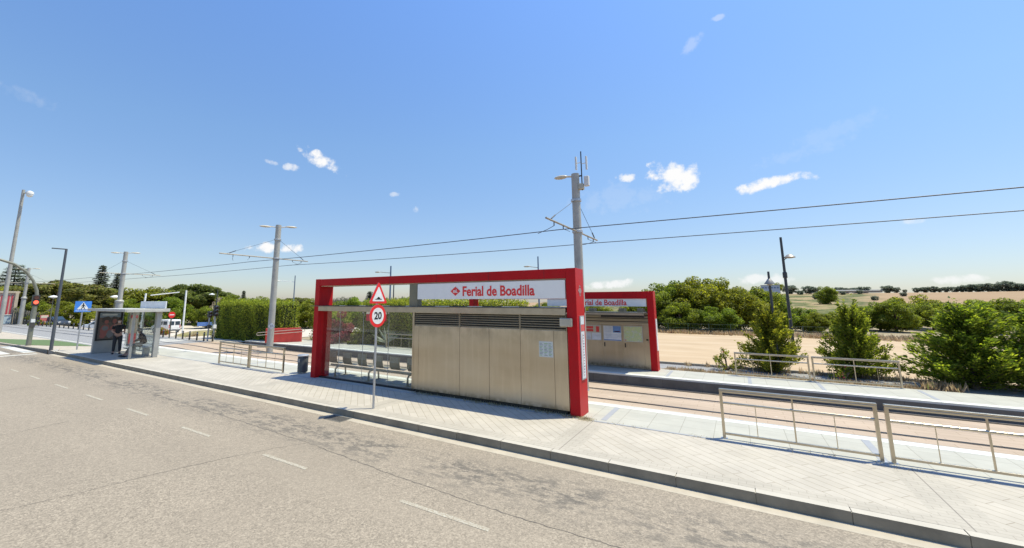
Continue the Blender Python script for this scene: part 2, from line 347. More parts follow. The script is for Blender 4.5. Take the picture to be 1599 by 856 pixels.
# ---------------------------------------------------------------- mesh helpers
class MB:
    def __init__(s): s.v = []; s.f = []; s.mi = []; s.cm = 0
    def add(s, vs, fs, mi=None):
        k = len(s.v); s.v += [tuple(v) for v in vs]; s.f += [tuple(i+k for i in f) for f in fs]; s.mi += [s.cm if mi is None else mi]*len(fs); return s
    def box(s, x0, x1, y0, y1, z0, z1, mi=None):
        v = [(x0, y0, z0), (x1, y0, z0), (x1, y1, z0), (x0, y1, z0), (x0, y0, z1), (x1, y0, z1), (x1, y1, z1), (x0, y1, z1)]
        return s.add(v, [(3, 2, 1, 0), (4, 5, 6, 7), (0, 1, 5, 4), (1, 2, 6, 5), (2, 3, 7, 6), (3, 0, 4, 7)], mi)
    def prism(s, pts, z0, z1, axis='z', mi=None):            # polygon extruded along an axis; pts in the other two axes
        n = len(pts)
        def P(a, b, c): return {'z': (a, b, c), 'y': (a, c, b), 'x': (c, a, b)}[axis]
        v = [P(a, b, z0) for a, b in pts] + [P(a, b, z1) for a, b in pts]
        f = [tuple(range(n))[::-1], tuple(range(n, 2*n))] + [(i, (i+1) % n, n+(i+1) % n, n+i) for i in range(n)]
        return s.add(v, f, mi)
    def tube(s, pts, r, n=10, cap=True, mi=None, sq=None):
        pts = [Vector(p) for p in pts]; rs = r if isinstance(r, (list, tuple)) else [r]*len(pts)
        v = []; prev = None
        for i, p in enumerate(pts):
            d = (pts[min(i+1, len(pts)-1)] - pts[max(i-1, 0)]).normalized()
            a = prev if prev is not None else (Vector((0, 0, 1)) if abs(d.z) < .9 else Vector((1, 0, 0)))
            a = (a - d*a.dot(d)).normalized(); prev = a; b = d.cross(a)
            for k in range(n):
                t = 2*PI*k/n + (PI/n if sq else 0)
                v.append(p + (a*math.cos(t) + b*math.sin(t))*rs[i])
        f = []
        for i in range(len(pts)-1):
            for k in range(n):
                f.append((i*n+k, i*n+(k+1) % n, (i+1)*n+(k+1) % n, (i+1)*n+k))
        if cap: f += [tuple(range(n))[::-1], tuple(range((len(pts)-1)*n, len(pts)*n))]
        return s.add(v, f, mi)
    def lathe(s, c, prof, n=16, mi=None):                    # profile [(r,z)] about a vertical axis at c
        v = []
        for r, z in prof:
            for k in range(n): v.append((c[0]+r*math.cos(2*PI*k/n), c[1]+r*math.sin(2*PI*k/n), c[2]+z))
        f = []
        for i in range(len(prof)-1):
            for k in range(n): f.append((i*n+k, i*n+(k+1) % n, (i+1)*n+(k+1) % n, (i+1)*n+k))
        f += [tuple(range(n))[::-1], tuple(range((len(prof)-1)*n, len(prof)*n))]
        return s.add(v, f, mi)
    def ball(s, c, r, n=10, mi=None):
        rx, ry, rz = r if isinstance(r, (tuple, list)) else (r, r, r)
        v = []; f = []
        for i in range(n+1):
            t = PI*i/n
            for k in range(n*2):
                p = PI*k/n; v.append((c[0]+rx*math.sin(t)*math.cos(p), c[1]+ry*math.sin(t)*math.sin(p), c[2]+rz*math.cos(t)))
        for i in range(n):
            for k in range(2*n): f.append((i*2*n+k, (i+1)*2*n+k, (i+1)*2*n+(k+1) % (2*n), i*2*n+(k+1) % (2*n)))
        return s.add(v, f, mi)
    def build(s, name, mat, parent=None, smooth=False, bevel=0):
        me = bpy.data.meshes.new(name); me.from_pydata(s.v, [], s.f)
        for m in (mat if isinstance(mat, (list, tuple)) else [mat]): me.materials.append(m)
        if any(s.mi): me.polygons.foreach_set('material_index', s.mi)
        if smooth:
            me.polygons.foreach_set('use_smooth', [True]*len(me.polygons)); me.set_sharp_from_angle(angle=R(40))
        me.update()
        o = bpy.data.objects.new(name, me); C.objects.link(o)
        if parent: o.parent = parent
        if bevel:
            b = o.modifiers.new('bevel', 'BEVEL'); b.width = bevel; b.segments = 2; b.limit_method = 'ANGLE'
        return o
def tag(o, label=None, cat=None, group=None, kind=None):
    if label: o['label'] = label
    if cat: o['category'] = cat
    if group: o['group'] = group
    if kind: o['kind'] = kind
    return o
def empty(name, label, cat, loc=(0, 0, 0), rz=0, group=None, scale=1):
    o = bpy.data.objects.new(name, None); C.objects.link(o); o.location = loc; o.rotation_euler = (0, 0, rz); o.scale = (scale,)*3
    o.empty_display_size = .1
    return tag(o, label, cat, group)
def copy_tree(o, loc, rz=0, label=None, group=None, scale=None):
    def rec(a, p):
        c = a.copy(); C.objects.link(c)
        if p: c.parent = p
        for ch in a.children: rec(ch, c)
        return c
    r = rec(o, None); r.location = loc; r.rotation_euler = (0, 0, rz)
    if scale is not None: r.scale = scale if isinstance(scale, (tuple, list)) else (scale,)*3
    if label: r['label'] = label
    if group: r['group'] = group
    return r
def struct(name, mb, mat, **k): return tag(mb.build(name, mat, **k), kind='structure')
def text_mb(txt, size, mat, name, parent, M4, bold=0., sx=1., ext=.002, align='CENTER', fit=None):
    cu = bpy.data.curves.new(name, 'FONT'); cu.body = txt; cu.size = size; cu.offset = bold; cu.extrude = ext
    cu.align_x = align; cu.align_y = 'CENTER'; cu.resolution_u = 3
    t = bpy.data.objects.new(name, cu); C.objects.link(t)
    dg = bpy.context.evaluated_depsgraph_get(); me = bpy.data.meshes.new_from_object(t.evaluated_get(dg))
    bpy.data.objects.remove(t)
    if fit:
        xs_ = [v.co.x for v in me.vertices]; ys_ = [v.co.y for v in me.vertices]
        me.transform(Matrix.Translation((-(max(xs_)+min(xs_))/2, -(max(ys_)+min(ys_))/2, 0)))
        me.transform(Matrix.Diagonal((fit[0]/(max(xs_)-min(xs_)), fit[1]/(max(ys_)-min(ys_)), 1, 1)))
    else: me.transform(Matrix.Diagonal((sx, 1, 1, 1)))
    me.transform(M4)
    me.materials.clear(); me.materials.append(mat); me.name = name
    o = bpy.data.objects.new(name, me); C.objects.link(o); o.parent = parent
    return o
def face_y(x, y, z): return Matrix.Translation((x, y, z)) @ Matrix.Rotation(R(90), 4, 'X')          # readable from -y
def face_x(x, y, z): return Matrix.Translation((x, y, z)) @ Matrix.Rotation(R(90), 4, 'Z') @ Matrix.Rotation(R(90), 4, 'X')   # readable from +x

def ss(a, b, x):
    t = max(0., min(1., (x-a)/(b-a))); return t*t*(3-2*t)
def gz(x, y):
    z = -0.02
    if y > 0:
        z = -0.4 + 0.38*ss(18.4, 19.0, y)
        z += -0.9*ss(16.2, 20, y)*ss(-32, -37, x)
    elif y > -9: z = -.4 + .38*ss(-8, -9, y)
    d = math.hypot(x, y)
    if d > 90 and y > 0:
        z += (7.7*min(1, (d-90)/210) + .004*max(0, d-300))*ss(-22, -6, math.degrees(math.atan2(x, y)))
    return z

# ---------------------------------------------------------------- ground, road, platforms
def axis_lines(fine0, fine1, step, lim):
    a = list(np.arange(fine0, fine1+.01, step)); s = step; v = fine1
    while v < lim: s *= 1.25; v += s; a.append(v)
    s = step; v = fine0
    while v > -lim: s *= 1.25; v -= s; a.insert(0, v)
    return a
xs = axis_lines(-110, 40, 2.5, 2500); ys = axis_lines(-12, 50, 1.0, 2500)
gb = MB()
v = [(x, y, gz(x, y)) for y in ys for x in xs]; nx = len(xs)
f = [(j*nx+i, j*nx+i+1, (j+1)*nx+i+1, (j+1)*nx+i) for j in range(len(ys)-1) for i in range(nx-1)]
gb.add(v, f); struct('ground', gb, DRY, smooth=True)

struct('road', MB().box(-130, 90, -6.5, 7.12, -.3, 0), ROAD)
struct('gutter', MB().box(-31, 90, 7.12, 7.348, -.3, .002), GUTTER)
kb = MB(); x = -31.0
rnd = random.Random(3)
while x < 60:
    e = rnd.uniform(-.002, .002)
    kb.box(x+.005, x+.995, 7.35+e, 7.50, -.3, .148+e); x += 1
kb.box(-31, 60, 7.36, 7.49, -.3, .135)
kb.prism([(-31, 7.35), (-31, 7.5), (-31.6, 7.6), (-33, 8.0), (-33.1, 7.85), (-31.7, 7.42)], -.3, .11)
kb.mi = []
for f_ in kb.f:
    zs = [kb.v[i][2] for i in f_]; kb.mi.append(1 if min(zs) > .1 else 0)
struct('kerb', kb, [KERBSH, KERBT])
struct('sidewalk', MB().box(-31, 60, 7.50, 9.648, -.3, .15), PAVE)
struct('opposite_kerb', MB().box(-130, 90, -6.65, -6.502, -.3, .14), KERB)
struct('opposite_sidewalk', MB().box(-130, 90, -9.2, -6.652, -.3, .14), PALE)

def tz(x): return -.2 + .2*ss(-22.5, -30.5, x)              # the track bed climbs to street level at the crossing
near = MB().box(-29.5, 60, 9.652, 11.12, -.6, .153); near.box(-29.5, 60, 11.12, 11.42, -.6, .156, 1)
for x in (-17.7, -12.7, -7.7, -2.78, 1.78, 6.7): near.box(x, x+.12, 9.8, 11.10, .12, .157, 2)
near.box(-29.5, 60, 9.60, 9.66, .1, .1575, 2)
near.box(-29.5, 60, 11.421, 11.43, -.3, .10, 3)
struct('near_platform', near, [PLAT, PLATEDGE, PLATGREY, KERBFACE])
farp = MB().box(-28.5, 60, 16.48, 18.2, -.6, .153); farp.box(-28.5, 60, 16.21, 16.48, -.6, .156, 1)
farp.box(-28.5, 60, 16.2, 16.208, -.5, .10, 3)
for x in (-22.7, -17.7, -12.7, -7.7, -2.35, .1, 1.95, 4.3, 7): farp.box(x, x+.10, 16.52, 18.0, .12, .157, 2)
farp.box(-28.5, -12.5, 18.21, 18.9, -.5, .149)
farp.box(-28.3, -27, 18.2, 18.6, -.5, .15)
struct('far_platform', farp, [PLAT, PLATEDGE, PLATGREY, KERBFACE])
tb = MB()
tx = [60, 20, 0, -10, -20] + [-22.5-.8*k for k in range(11)] + [-31.5]
for y0, y1 in ((11.43, 16.2),):
    vv = []; 
    for x in tx: vv += [(x, y0, tz(x)), (x, y1, tz(x))]
    tb.add(vv, [(2*i, 2*i+1, 2*i+3, 2*i+2) for i in range(len(tx)-1)])
struct('track_bed', tb, TRACK)
struct('side_street', MB().box(-130, -31.5, 9.7, 15.6, -.3, .004).box(-31.5, -29.6, 9.7, 11.42, -.3, .0), PATHM)
def strip(mb, pts, hw, dz, mi=0):                           # ribbon along points (x, y)
    vv = []
    for i, (x, y) in enumerate(pts):
        a = pts[max(i-1, 0)]; b = pts[min(i+1, len(pts)-1)]; d = Vector((b[0]-a[0], b[1]-a[1])).normalized(); n = Vector((-d.y, d.x))*hw
        z = dz(x, y); vv += [(x+n.x, y+n.y, z), (x-n.x, y-n.y, z)]
    mb.add(vv, [(2*i, 2*i+1, 2*i+3, 2*i+2) for i in range(len(pts)-1)], mi)
for yr in (12.35, 13.5, 14.92, 15.98):
    rb = MB(); pts = [(x, yr) for x in tx + [-45, -60, -80, -110]]
    strip(rb, pts, .06, lambda x, y: tz(x)+.006, 1)
    strip(rb, [(a, b+.03) for a, b in pts], .026, lambda x, y: tz(x)+.012, 0)
    strip(rb, [(a, b-.03) for a, b in pts], .014, lambda x, y: tz(x)+.012, 0)
    o = rb.build('tram_rail', [RAILM, RAILG])
    tag(o, {12.35: 'steel rail nearest the near platform edge', 13.5: 'second steel rail counted from the near platform', 14.92: 'third steel rail counted from the near platform', 15.98: 'steel rail along the foot of the far platform'}[yr], 'rail', 'embedded tram rails')

# left pavement around the crossing, turf wedge, zebra
struct('corner_pavement', MB().prism([(-31, 7.52), (-31, 9.7), (-130, 9.7), (-130, 6.6), (-46, 6.9), (-39.5, 7.25), (-34, 7.62)], -.3, .07), PALE)
struct('corner_kerb', MB().prism([(-33.2, 7.55), (-34, 7.62), (-39.5, 7.25), (-46, 6.9), (-130, 6.6), (-130, 6.45), (-46, 6.72), (-39.5, 7.1), (-34, 7.47)], -.3, .085), KERB)
struct('artificial_turf_wedge', MB().prism([(-33.6, 9.63), (-36, 8.35), (-38.6, 7.42), (-43, 7.2), (-52, 7.12), (-52, 7.3), (-45.7, 7.82), (-43.4, 8.64), (-41.5, 9.5), (-38, 9.68)], .0, .085), TURF)
zb = MB()
for i in range(9):
    y = 6.85-.98*i; zb.prism([(-38.9-.05*i, y-.24), (-33.1, y-.24), (-33.1, y+.24), (-38.9-.05*i, y+.24)], 0, .004)
zb.box(-32.2, -31.85, -2, 6.9, 0, .0035)
struct('zebra_crossing', zb, PAINT_W)
dm = MB()
for a, b in [(-28.6, -27.4), (-25.6, -24.4), (-22.7, -21.5), (-19.66, -18.38), (-16.68, -15.4), (-13.67, -12.42), (-10.66, -9.43), (-7.53, -6.29), (-4.21, -2.78), (-1.1, .25), (2, 3.3), (5.1, 6.4)]:
    dm.box(a, b, 4.762, 4.836, 0, .004)
g = NG('worn_line_paint')
c = g.mix(g.rng(g.noise(34, 4, .8), .40, .66), (.285, .236, .172), (.46, .435, .36))
struct('lane_markings', dm, g.out(c, .85, None, 0, 0, .3))
em = MB(); em.box(-60, -32, 10.15, 10.3, .0, .0085)
for k in range(3): em.box(-36.6+1.1*k, -36+1.1*k, 11.6, 15.2, .0, .0085)
em.box(-44, -37.5, 12.75, 12.87, 0, .0085)
struct('side_street_markings', em, PAINT_W)
# cracks: thin dark jagged ribbons on the asphalt
def crack(pts, w, seed):
    r_ = random.Random(seed); out = []
    for (x0, y0), (x1, y1) in zip(pts, pts[1:]):
        n = max(2, int(math.hypot(x1-x0, y1-y0)/.09))
        for k in range(n):
            t = k/n; out.append((x0+(x1-x0)*t + r_.uniform(-.018, .018), y0+(y1-y0)*t + r_.uniform(-.018, .018)))
    out.append(pts[-1]); return out
cb = MB(); r2 = random.Random(5)
def jag(pts, w, seed):
    q = crack(pts, w, seed); vv = []
    for i, (x, y) in enumerate(q):
        a = q[max(i-1, 0)]; b = q[min(i+1, len(q)-1)]; d = Vector((b[0]-a[0], b[1]-a[1])).normalized(); n = Vector((-d.y, d.x))*w*r2.uniform(.3, 1.1)
        vv += [(x+n.x, y+n.y, .0025), (x-n.x, y-n.y, .0025)]
    cb.add(vv, [(2*i, 2*i+1, 2*i+3, 2*i+2) for i in range(len(q)-1)])
jag([(-40, 6.1), (-24, 6.0), (-15, 5.92), (-10, 5.75), (-7.2, 5.62), (-5.05, 5.40), (-3.6, 5.3), (-2.2, 5.26), (0, 5.3), (3, 5.2), (9, 5.3)], .007, 1)
jag([(-8.9, .9), (-8.5, 1.75), (-8.35, 2.35), (-8.25, 3.0), (-8.1, 3.7), (-7.95, 4.3), (-7.7, 5.0), (-7.4, 5.6)], .006, 2)
jag([(-13.5, 1.6), (-13.2, 2.6), (-13.4, 3.6)], .007, 3)
jag([(-20, .5), (-19.5, 2.6), (-19.8, 4.4)], .008, 4)
struct('road_cracks', cb, M('crack_dark', (.09, .08, .07), .95))
db = MB(); db.box(-8.62, -7.98, 6.92, 7.30, -.01, .0042); 
for k in range(9): db.box(-8.58+.065*k, -8.545+.065*k, 6.97, 7.26, 0, .007, 1)
tag(db.build('storm_drain', [M('drain_dirt', (.13, .12, .10), .95, 0, .4, 14), M('drain_iron', (.07, .065, .06), .6, .6)]), 'small dark gutter drain grate below the speed sign', 'drain')

# right side: verge, access path, sandy lot
struct('verge', MB().box(-12.5, 60, 18.202, 19.35, -.5, .02), M('gravel', (.36, .31, .24), .95, 0, .35, 9, .6, 60))
struct('access_path', MB().box(-12, 60, 19.352, 20.75, -.5, .03), PATHM)
struct('path_kerb', MB().box(-12, 60, 20.752, 20.9, -.5, .12), KERB)
struct('sandy_lot', MB().box(-14, 70, 20.92, 41.5, -.3, .01), SAND)
struct('forecourt', MB().prism([(-29.3, 15.62), (-29.3, 16.18), (-38, 16.2), (-130, 16.2), (-130, 15.62)], -.3, .012), PALE)
fc = MB(); xx = [-110, -90, -75, -60, -50, -44, -40, -37, -35, -33, -31, -29.2]; yy = [16.2, 17, 18, 19, 20, 22, 25, 28, 32]
vv = [(x, y, gz(x, y)+.03 if x < -37 else max(gz(x, y), -.0)+.008) for y in yy for x in xx]
fc.add(vv, [(j*len(xx)+i, j*len(xx)+i+1, (j+1)*len(xx)+i+1, (j+1)*len(xx)+i) for j in range(len(yy)-1) for i in range(len(xx)-1)])
struct('sloping_forecourt', fc, M('forecourt_sand', (.50, .44, .36), .95, 0, .15, 1.5, .3, 30))

# chalky fading and grime on the red enamel, same paint everywhere
nt_r = RED.node_tree; pr_r = nt_r.nodes['Principled BSDF']; old = pr_r.inputs['Base Color'].links[0].from_socket
nr = nt_r.nodes.new('ShaderNodeTexNoise'); nr.inputs['Scale'].default_value = 5.5; nr.inputs['Detail'].default_value = 8; nr.inputs['Roughness'].default_value = .75
tr_n = nt_r.nodes.new('ShaderNodeTexCoord'); nt_r.links.new(tr_n.outputs['Object'], nr.inputs['Vector'])
mr_r = nt_r.nodes.new('ShaderNodeMapRange'); mr_r.inputs['From Min'].default_value = .48; mr_r.inputs['From Max'].default_value = .75; mr_r.inputs['To Max'].default_value = .4
nt_r.links.new(nr.outputs['Fac'], mr_r.inputs['Value'])
mx_r = nt_r.nodes.new('ShaderNodeMixRGB'); nt_r.links.new(mr_r.outputs[0], mx_r.inputs[0]); nt_r.links.new(old, mx_r.inputs[1]); mx_r.inputs[2].default_value = (.30, .03, .03, 1)
nt_r.links.new(mx_r.outputs[0], pr_r.inputs['Base Color'])

# ---------------------------------------------------------------- near tram shelter
Z0 = .153
DIAM = M('logo_grey', (.28, .17, .17), .5)
def diamond_logo(parent, M4, s, red=SREDP, white=PANELW):
    mb = MB(); mb.prism([(-s, 0), (0, -s*.78), (s, 0), (0, s*.78)], 0, .004)
    o = mb.build('logo', red, parent); o.data.transform(M4)
    t = text_mb('mL', s*.8, white, 'logo_lettering', o, M4 @ Matrix.Translation((0, s*.0, .0065)), s*.025, .9, .001)
    return o
sh = empty('tram_shelter', 'near tram stop shelter, red box frame round a brown steel kiosk, full name sign', 'tram shelter', (-8, 10, Z0))
def P(mb, name, mat, parent=None, **k):
    for i, v in enumerate(mb.v): mb.v[i] = (v[0]+8, v[1]-10, v[2]-Z0)
    return mb.build(name, mat, parent or sh, **k)
SEAM = M('seam_dark', (.06, .02, .02), .8)
P(MB().box(-3.44, -3.20, 9.70, 10.30, .153, 3.56), 'frame_leg', RED, bevel=.006)
P(MB().box(-12.80, -12.56, 9.70, 10.30, .153, 3.56), 'frame_leg', RED, bevel=.006)
bm_ = MB(); bm_.box(-12.557, -3.443, 9.705, 10.295, 3.32, 3.555)
P(bm_, 'frame_beam', RED, bevel=.005)
for x in (-10.9, -9.2, -7.35, -5.6, -4.0): P(MB().box(x, x+.008, 9.7035, 10.2965, 3.318, 3.5565), 'beam_seam', SEAM)
P(MB().box(-12.56, -3.44, 9.76, 10.24, 3.300, 3.317), 'soffit', M('pale_soffit', (.55, .46, .36), .6))
P(MB().box(-8.40, -8.10, 9.75, 9.98, 2.625, 3.298), 'support_post', BROWNM, bevel=.004)
ns = P(MB().box(-8.06, -3.47, 9.72, 9.84, 2.83, 3.28), 'name_sign', PANELW, bevel=.004)
T0 = Matrix.Translation((8, -10, -Z0))
text_mb('Ferial de Boadilla', .335, SREDP, 'lettering', ns, T0 @ face_y(-5.35, 9.716, 3.045), .0085, .80, fit=(2.17, .275))
diamond_logo(ns, T0 @ face_y(-6.68, 9.717, 3.05), .165)
# canopy: thin steel roof towards the track, lamps' black housings on top
P(MB().box(-13.0, -3.47, 9.66, 11.3, 2.60, 2.62), 'canopy_roof', M('canopy_top', (.11, .105, .09), .55, .3), bevel=.003)
P(MB().box(-12.55, -3.47, 9.68, 9.72, 2.44, 2.598).box(-12.55, -3.47, 11.24, 11.28, 2.46, 2.598), 'canopy_fascia', M('fascia_steel', (.42, .36, .27), .4, .85), bevel=.003)
P(MB().box(-12.5, -3.5, 9.76, 11.2, 2.50, 2.53), 'canopy_ceiling', M('ceiling_metal', (.35, .33, .29), .5, .5))
for x in (-12.3, -11.3, -10.3, -9.25, -8.1, -6.95, -5.85, -4.75): P(MB().box(x, x+.5, 9.80, 9.98, 2.621, 2.635), 'lamp_housing', BLACKP)

# kiosk
P(MB().box(-8.22, -3.52, 9.775, 10.75, .27, 2.44), 'kiosk_body', STEEL)
P(MB().box(-8.15, -3.55, 9.82, 10.7, .153, .27), 'plinth', M('plinth_dark', (.055, .05, .04), .9, 0, .4, 5))
ex = [(-8.25, -8.19), (-8.185, -8.0), (-7.995, -6.553), (-6.547, -5.613), (-5.607, -4.703), (-4.697, -3.812), (-3.806, -3.47)]
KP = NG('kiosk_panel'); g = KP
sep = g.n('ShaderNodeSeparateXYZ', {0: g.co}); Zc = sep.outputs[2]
smear = g.noise(.9, 3, .5, g.map((.5, 1, 1.4))); fine = g.noise(260, 2, .5, g.map((.08, 1, 1)))
c = g.ramp(smear, [(.3, (.43, .365, .272)), (.7, (.55, .475, .36))])
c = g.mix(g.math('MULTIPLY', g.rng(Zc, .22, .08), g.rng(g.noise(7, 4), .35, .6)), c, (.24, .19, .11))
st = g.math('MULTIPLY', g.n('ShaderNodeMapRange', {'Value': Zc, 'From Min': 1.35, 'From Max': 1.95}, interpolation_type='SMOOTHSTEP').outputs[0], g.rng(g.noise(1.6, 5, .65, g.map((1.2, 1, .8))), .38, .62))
c = g.mix(g.math('MULTIPLY', st, .55), c, (.20, .17, .12))  # upper panels darkened in the base colour, standing in for a dark reflection
c = g.mix(g.rng(g.noise(3, 4, .6, g.map((2.2, 1, .16))), .5, .75, 0, .3), c, (.66, .58, .45))
g.nt.links.new(c, g.p.inputs['Base Color']); g.p.inputs['Metallic'].default_value = .95
g.nt.links.new(g.rng(smear, .3, .7, .28, .42), g.p.inputs['Roughness'])

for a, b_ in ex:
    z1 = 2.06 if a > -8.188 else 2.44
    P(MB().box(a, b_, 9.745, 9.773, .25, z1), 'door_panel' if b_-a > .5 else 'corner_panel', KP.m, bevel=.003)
LOUV = M('louvre_steel', (.38, .33, .24), .4, .8)
for a, b_ in ((-8.185, -6.553), (-6.547, -4.703), (-4.697, -3.47)):
    lb = MB()
    for k in range(6):
        z = 2.085 + .06*k
        lb.prism([(9.735, z), (9.775, z+.030), (9.775, z+.038), (9.735, z+.010)], a+.012, b_-.012, 'x')
    for x in (a+.003, b_-.015): lb.box(x, x+.012, 9.735, 9.775, 2.065, 2.44)
    lb.box(a+.01, b_-.01, 9.773, 9.7745, 2.07, 2.43, 1)
    P(lb, 'louvre', [LOUV, BLACKV])
nt_ = P(MB().box(-4.19, -3.83, 9.738, 9.744, 1.43, 1.80), 'notice', M('notice_paper', (.55, .58, .55), .5))
tb2 = MB()
for r in range(9):
    for cc in range(3):
        tb2.box(-4.17+.115*cc, -4.17+.115*cc+.05+.05*((r*7+cc*3) % 5)/5, 9.735, 9.7375, 1.46+.035*r, 1.475+.035*r, (r+cc) % 3 == 0)
P(tb2, 'notice_print', [M('print_grey', (.28, .30, .30), .7), M('print_green', (.30, .45, .20), .7)], nt_)
P(MB().box(-3.60, -3.30, 9.60, 9.698, 2.17, 2.37), 'control_box', M('box_beige', (.42, .39, .31), .45, .2), bevel=.02)
# end-face display and logo
dc = P(MB().box(-3.199, -3.175, 9.86, 10.16, .95, 2.42), 'display_case', GALV, bevel=.004)
P(MB().box(-3.174, -3.171, 9.885, 10.135, .98, 2.05).box(-3.174, -3.171, 9.885, 10.135, 2.22, 2.40).box(-3.174, -3.171, 9.885, 10.135, 2.06, 2.21, 1), 'line_map', [M('map_white', (.62, .66, .68), .3), M('map_red', (.60, .10, .10), .4)], dc)
lm = MB()
for k in range(15): lm.box(-3.170, -3.168, 10.0, 10.01+.05*((k*5) % 4)/3+.03, 1.04+.065*k, 1.06+.065*k)
lm.box(-3.170, -3.168, 9.955, 9.965, 1.02, 2.0, 1)
P(lm, 'map_print', [M('print_dark', (.15, .16, .18), .7), SREDP], dc)
mb = MB(); mb.prism([(-.13, 0), (0, -.10), (.13, 0), (0, .10)], 0, .004); mb.prism([(-.05, .10), (0, .14), (.05, .10), (0, .06)], 0, .004); mb.prism([(-.05, -.10), (0, -.14), (.05, -.10), (0, -.06)], 0, .004)
o = mb.build('frame_logo', DIAM, sh); o.data.transform(T0 @ face_x(-3.199, 10.0, 3.02))
# glass screen
gx = [(-12.5, -11.66), (-11.64, -10.52), (-10.50, -9.38), (-9.36, -8.27)]
for i, (a, b_) in enumerate(gx):
    gp = P(MB().box(a, b_, 9.90, 9.912, .26, 2.44), 'glass_pane', GLASS)
    if i == 2:
        P(MB().box(-10.36, -9.45, 9.892, 9.8995, 2.36, 2.44).box(-10.36, -9.45, 9.892, 9.8995, 2.14, 2.355, 1), 'sticker', [PANELW, M('sticker_red', (.52, .06, .07), .5)], gp)
cl = MB()
for x in (-11.65, -10.51, -9.37):
    for z in (.30, 2.38): cl.box(x-.03, x+.03, 9.885, 9.925, z, z+.04)
    cl.box(x-.005, x+.005, 9.914, 9.93, .2, 2.44)
P(cl, 'glass_clamps', GALV)
P(MB().box(-12.55, -8.26, 9.86, 9.95, .153, .20), 'floor_channel', BLACKP)

# bench: perforated steel seat shells on one rail
be = empty('bench', 'steel bench with six perforated seats on a long rail under the near shelter', 'bench', (-10.7, 10.4, Z0))
def PB(mb, name, mat, parent=None, **k):
    for i, v in enumerate(mb.v): mb.v[i] = (v[0]+10.7, v[1]-10.4, v[2]-Z0)
    return mb.build(name, mat, parent or be, **k)
SEATM = M('seat_steel', (.34, .28, .185), .45, .4)
PB(MB().tube([(-13.0+.3, 10.5, .50), (-8.45, 10.5, .50)], .04, 8), 'rail', SEATM)
for x in (-12.2, -10.55, -8.85):
    PB(MB().tube([(x, 10.28, .17), (x, 10.28, .40), (x, 10.34, .47), (x, 10.5, .49)], .032, 8).tube([(x, 10.75, .17), (x, 10.72, .45), (x, 10.5, .49)], .03, 8).box(x-.06, x+.06, 10.2, 10.36, .153, .17).box(x-.05, x+.05, 10.68, 10.82, .153, .17), 'leg', SEATM)
for x in (-12.55, -11.8, -11.05, -10.3, -9.55, -8.8):
    s_ = MB()
    prof = [(11.0, .56), (10.62, .54), (10.50, .57), (10.44, .66), (10.42, .80), (10.44, .98)]
    for (ya, za), (yb, zb_) in zip(prof, prof[1:]):
        s_.add([(x-.22, ya, za), (x+.22, ya, za), (x+.22, yb, zb_), (x-.22, yb, zb_), (x-.22, ya+.006, za+.006), (x+.22, ya+.006, za+.006), (x+.22, yb+.006, zb_+.006), (x-.22, yb+.006, zb_+.006)],
               [(0, 1, 2, 3), (7, 6, 5, 4), (0, 4, 5, 1), (1, 5, 6, 2), (2, 6, 7, 3), (3, 7, 4, 0)])
    for r in range(5):
        for q in range(6): s_.box(x-.17+.06*q, x-.135+.06*q, 10.412, 10.416, .80+.035*r, .815+.035*r, 1)
    PB(s_, 'seat', [SEATM, M('perforation', (.55, .52, .46), .7)])

# litter bin
bn = empty('litter_bin', 'dark grey cylindrical litter bin by the left leg of the near red frame', 'litter bin', (-13.82, 10.12, Z0))
MB().lathe((0, 0, 0), [(.16, .04), (.18, .05), (.185, .6), (.175, .62)], 20).build('bin_body', M('bin_grey', (.075, .085, .09), .5, .3), bn, smooth=True)
MB().lathe((0, 0, 0), [(.20, .60), (.21, .61), (.21, .64), (.17, .665)], 20).build('bin_rim', GALV, bn, smooth=True)
MB().box(-.1, .1, -.08, .08, 0, .04).build('foot', GALV, bn)
MB().box(-.07, .07, -.188, -.178, .40, .52).build('bin_label', M('bin_plate', (.25, .27, .28), .5), bn)

# railings
def railing_unit(L=2.27):
    t = bpy.data.objects.new('handrail_panel', None); C.objects.link(t)
    for x in (0, L-.05):
        MB().box(x, x+.05, -.03, .03, 0, .895).build('post', STEELR, t, bevel=.006)
        MB().box(x-.03, x+.08, -.06, .06, 0, .012).build('foot_plate', GALV, t)
    MB().box(-.002, L+.002, -.035, .035, .895, .925).box(.0, L, -.028, .028, .855, .893).build('top_rail', STEELR, t, bevel=.008)
    MB().tube([(.05, 0, .66), (L-.05, 0, .66)], .024, 10).build('middle_rail', STEELR, t, smooth=True)
    MB().box(.05, L-.05, -.02, .02, .075, .115).build('bottom_rail', STEELR, t, bevel=.005)
    MB().box(L/2-.012, L/2+.012, -.01, .01, .115, .855).build('bar', STEELR, t)
    for x in (L*.25, L*.75): MB().tube([(x, 0, .115), (x, 0, .64)], .007, 6).build('thin_bar', STEELR, t)
    return t
ru = railing_unit()
tag(ru, 'steel railing at the kerb side of the near platform, the nearer of the two whole panels', 'railing', 'railings along the near platform edge of the pavement'); ru.location = (-.44, 9.80, Z0-.002)
copy_tree(ru, (1.92, 9.80, Z0-.002), 0, 'steel railing panel cut by the right edge of the picture, in front of the tracks', ru['group'])
ru['label'] = 'steel railing panel right of the near shelter, whole in the foreground'
copy_tree(ru, (-18.98, 9.72, Z0-.002), 0, 'left panel of the short railing between bus shelter and litter bin', 'short railing left of the bin')
copy_tree(ru, (-16.66, 9.72, Z0-.002), 0, 'right panel of the short railing between bus shelter and litter bin', 'short railing left of the bin')
copy_tree(ru, (-.24, 18.1, Z0-.002), 0, 'left panel of the railing on the far platform in front of the conifers', 'railings on the far platform', (.93, 1, .88))
copy_tree(ru, (1.94, 18.1, Z0-.002), 0, 'right panel of the railing on the far platform, ending before the big conifer', 'railings on the far platform', (.93, 1, .88))
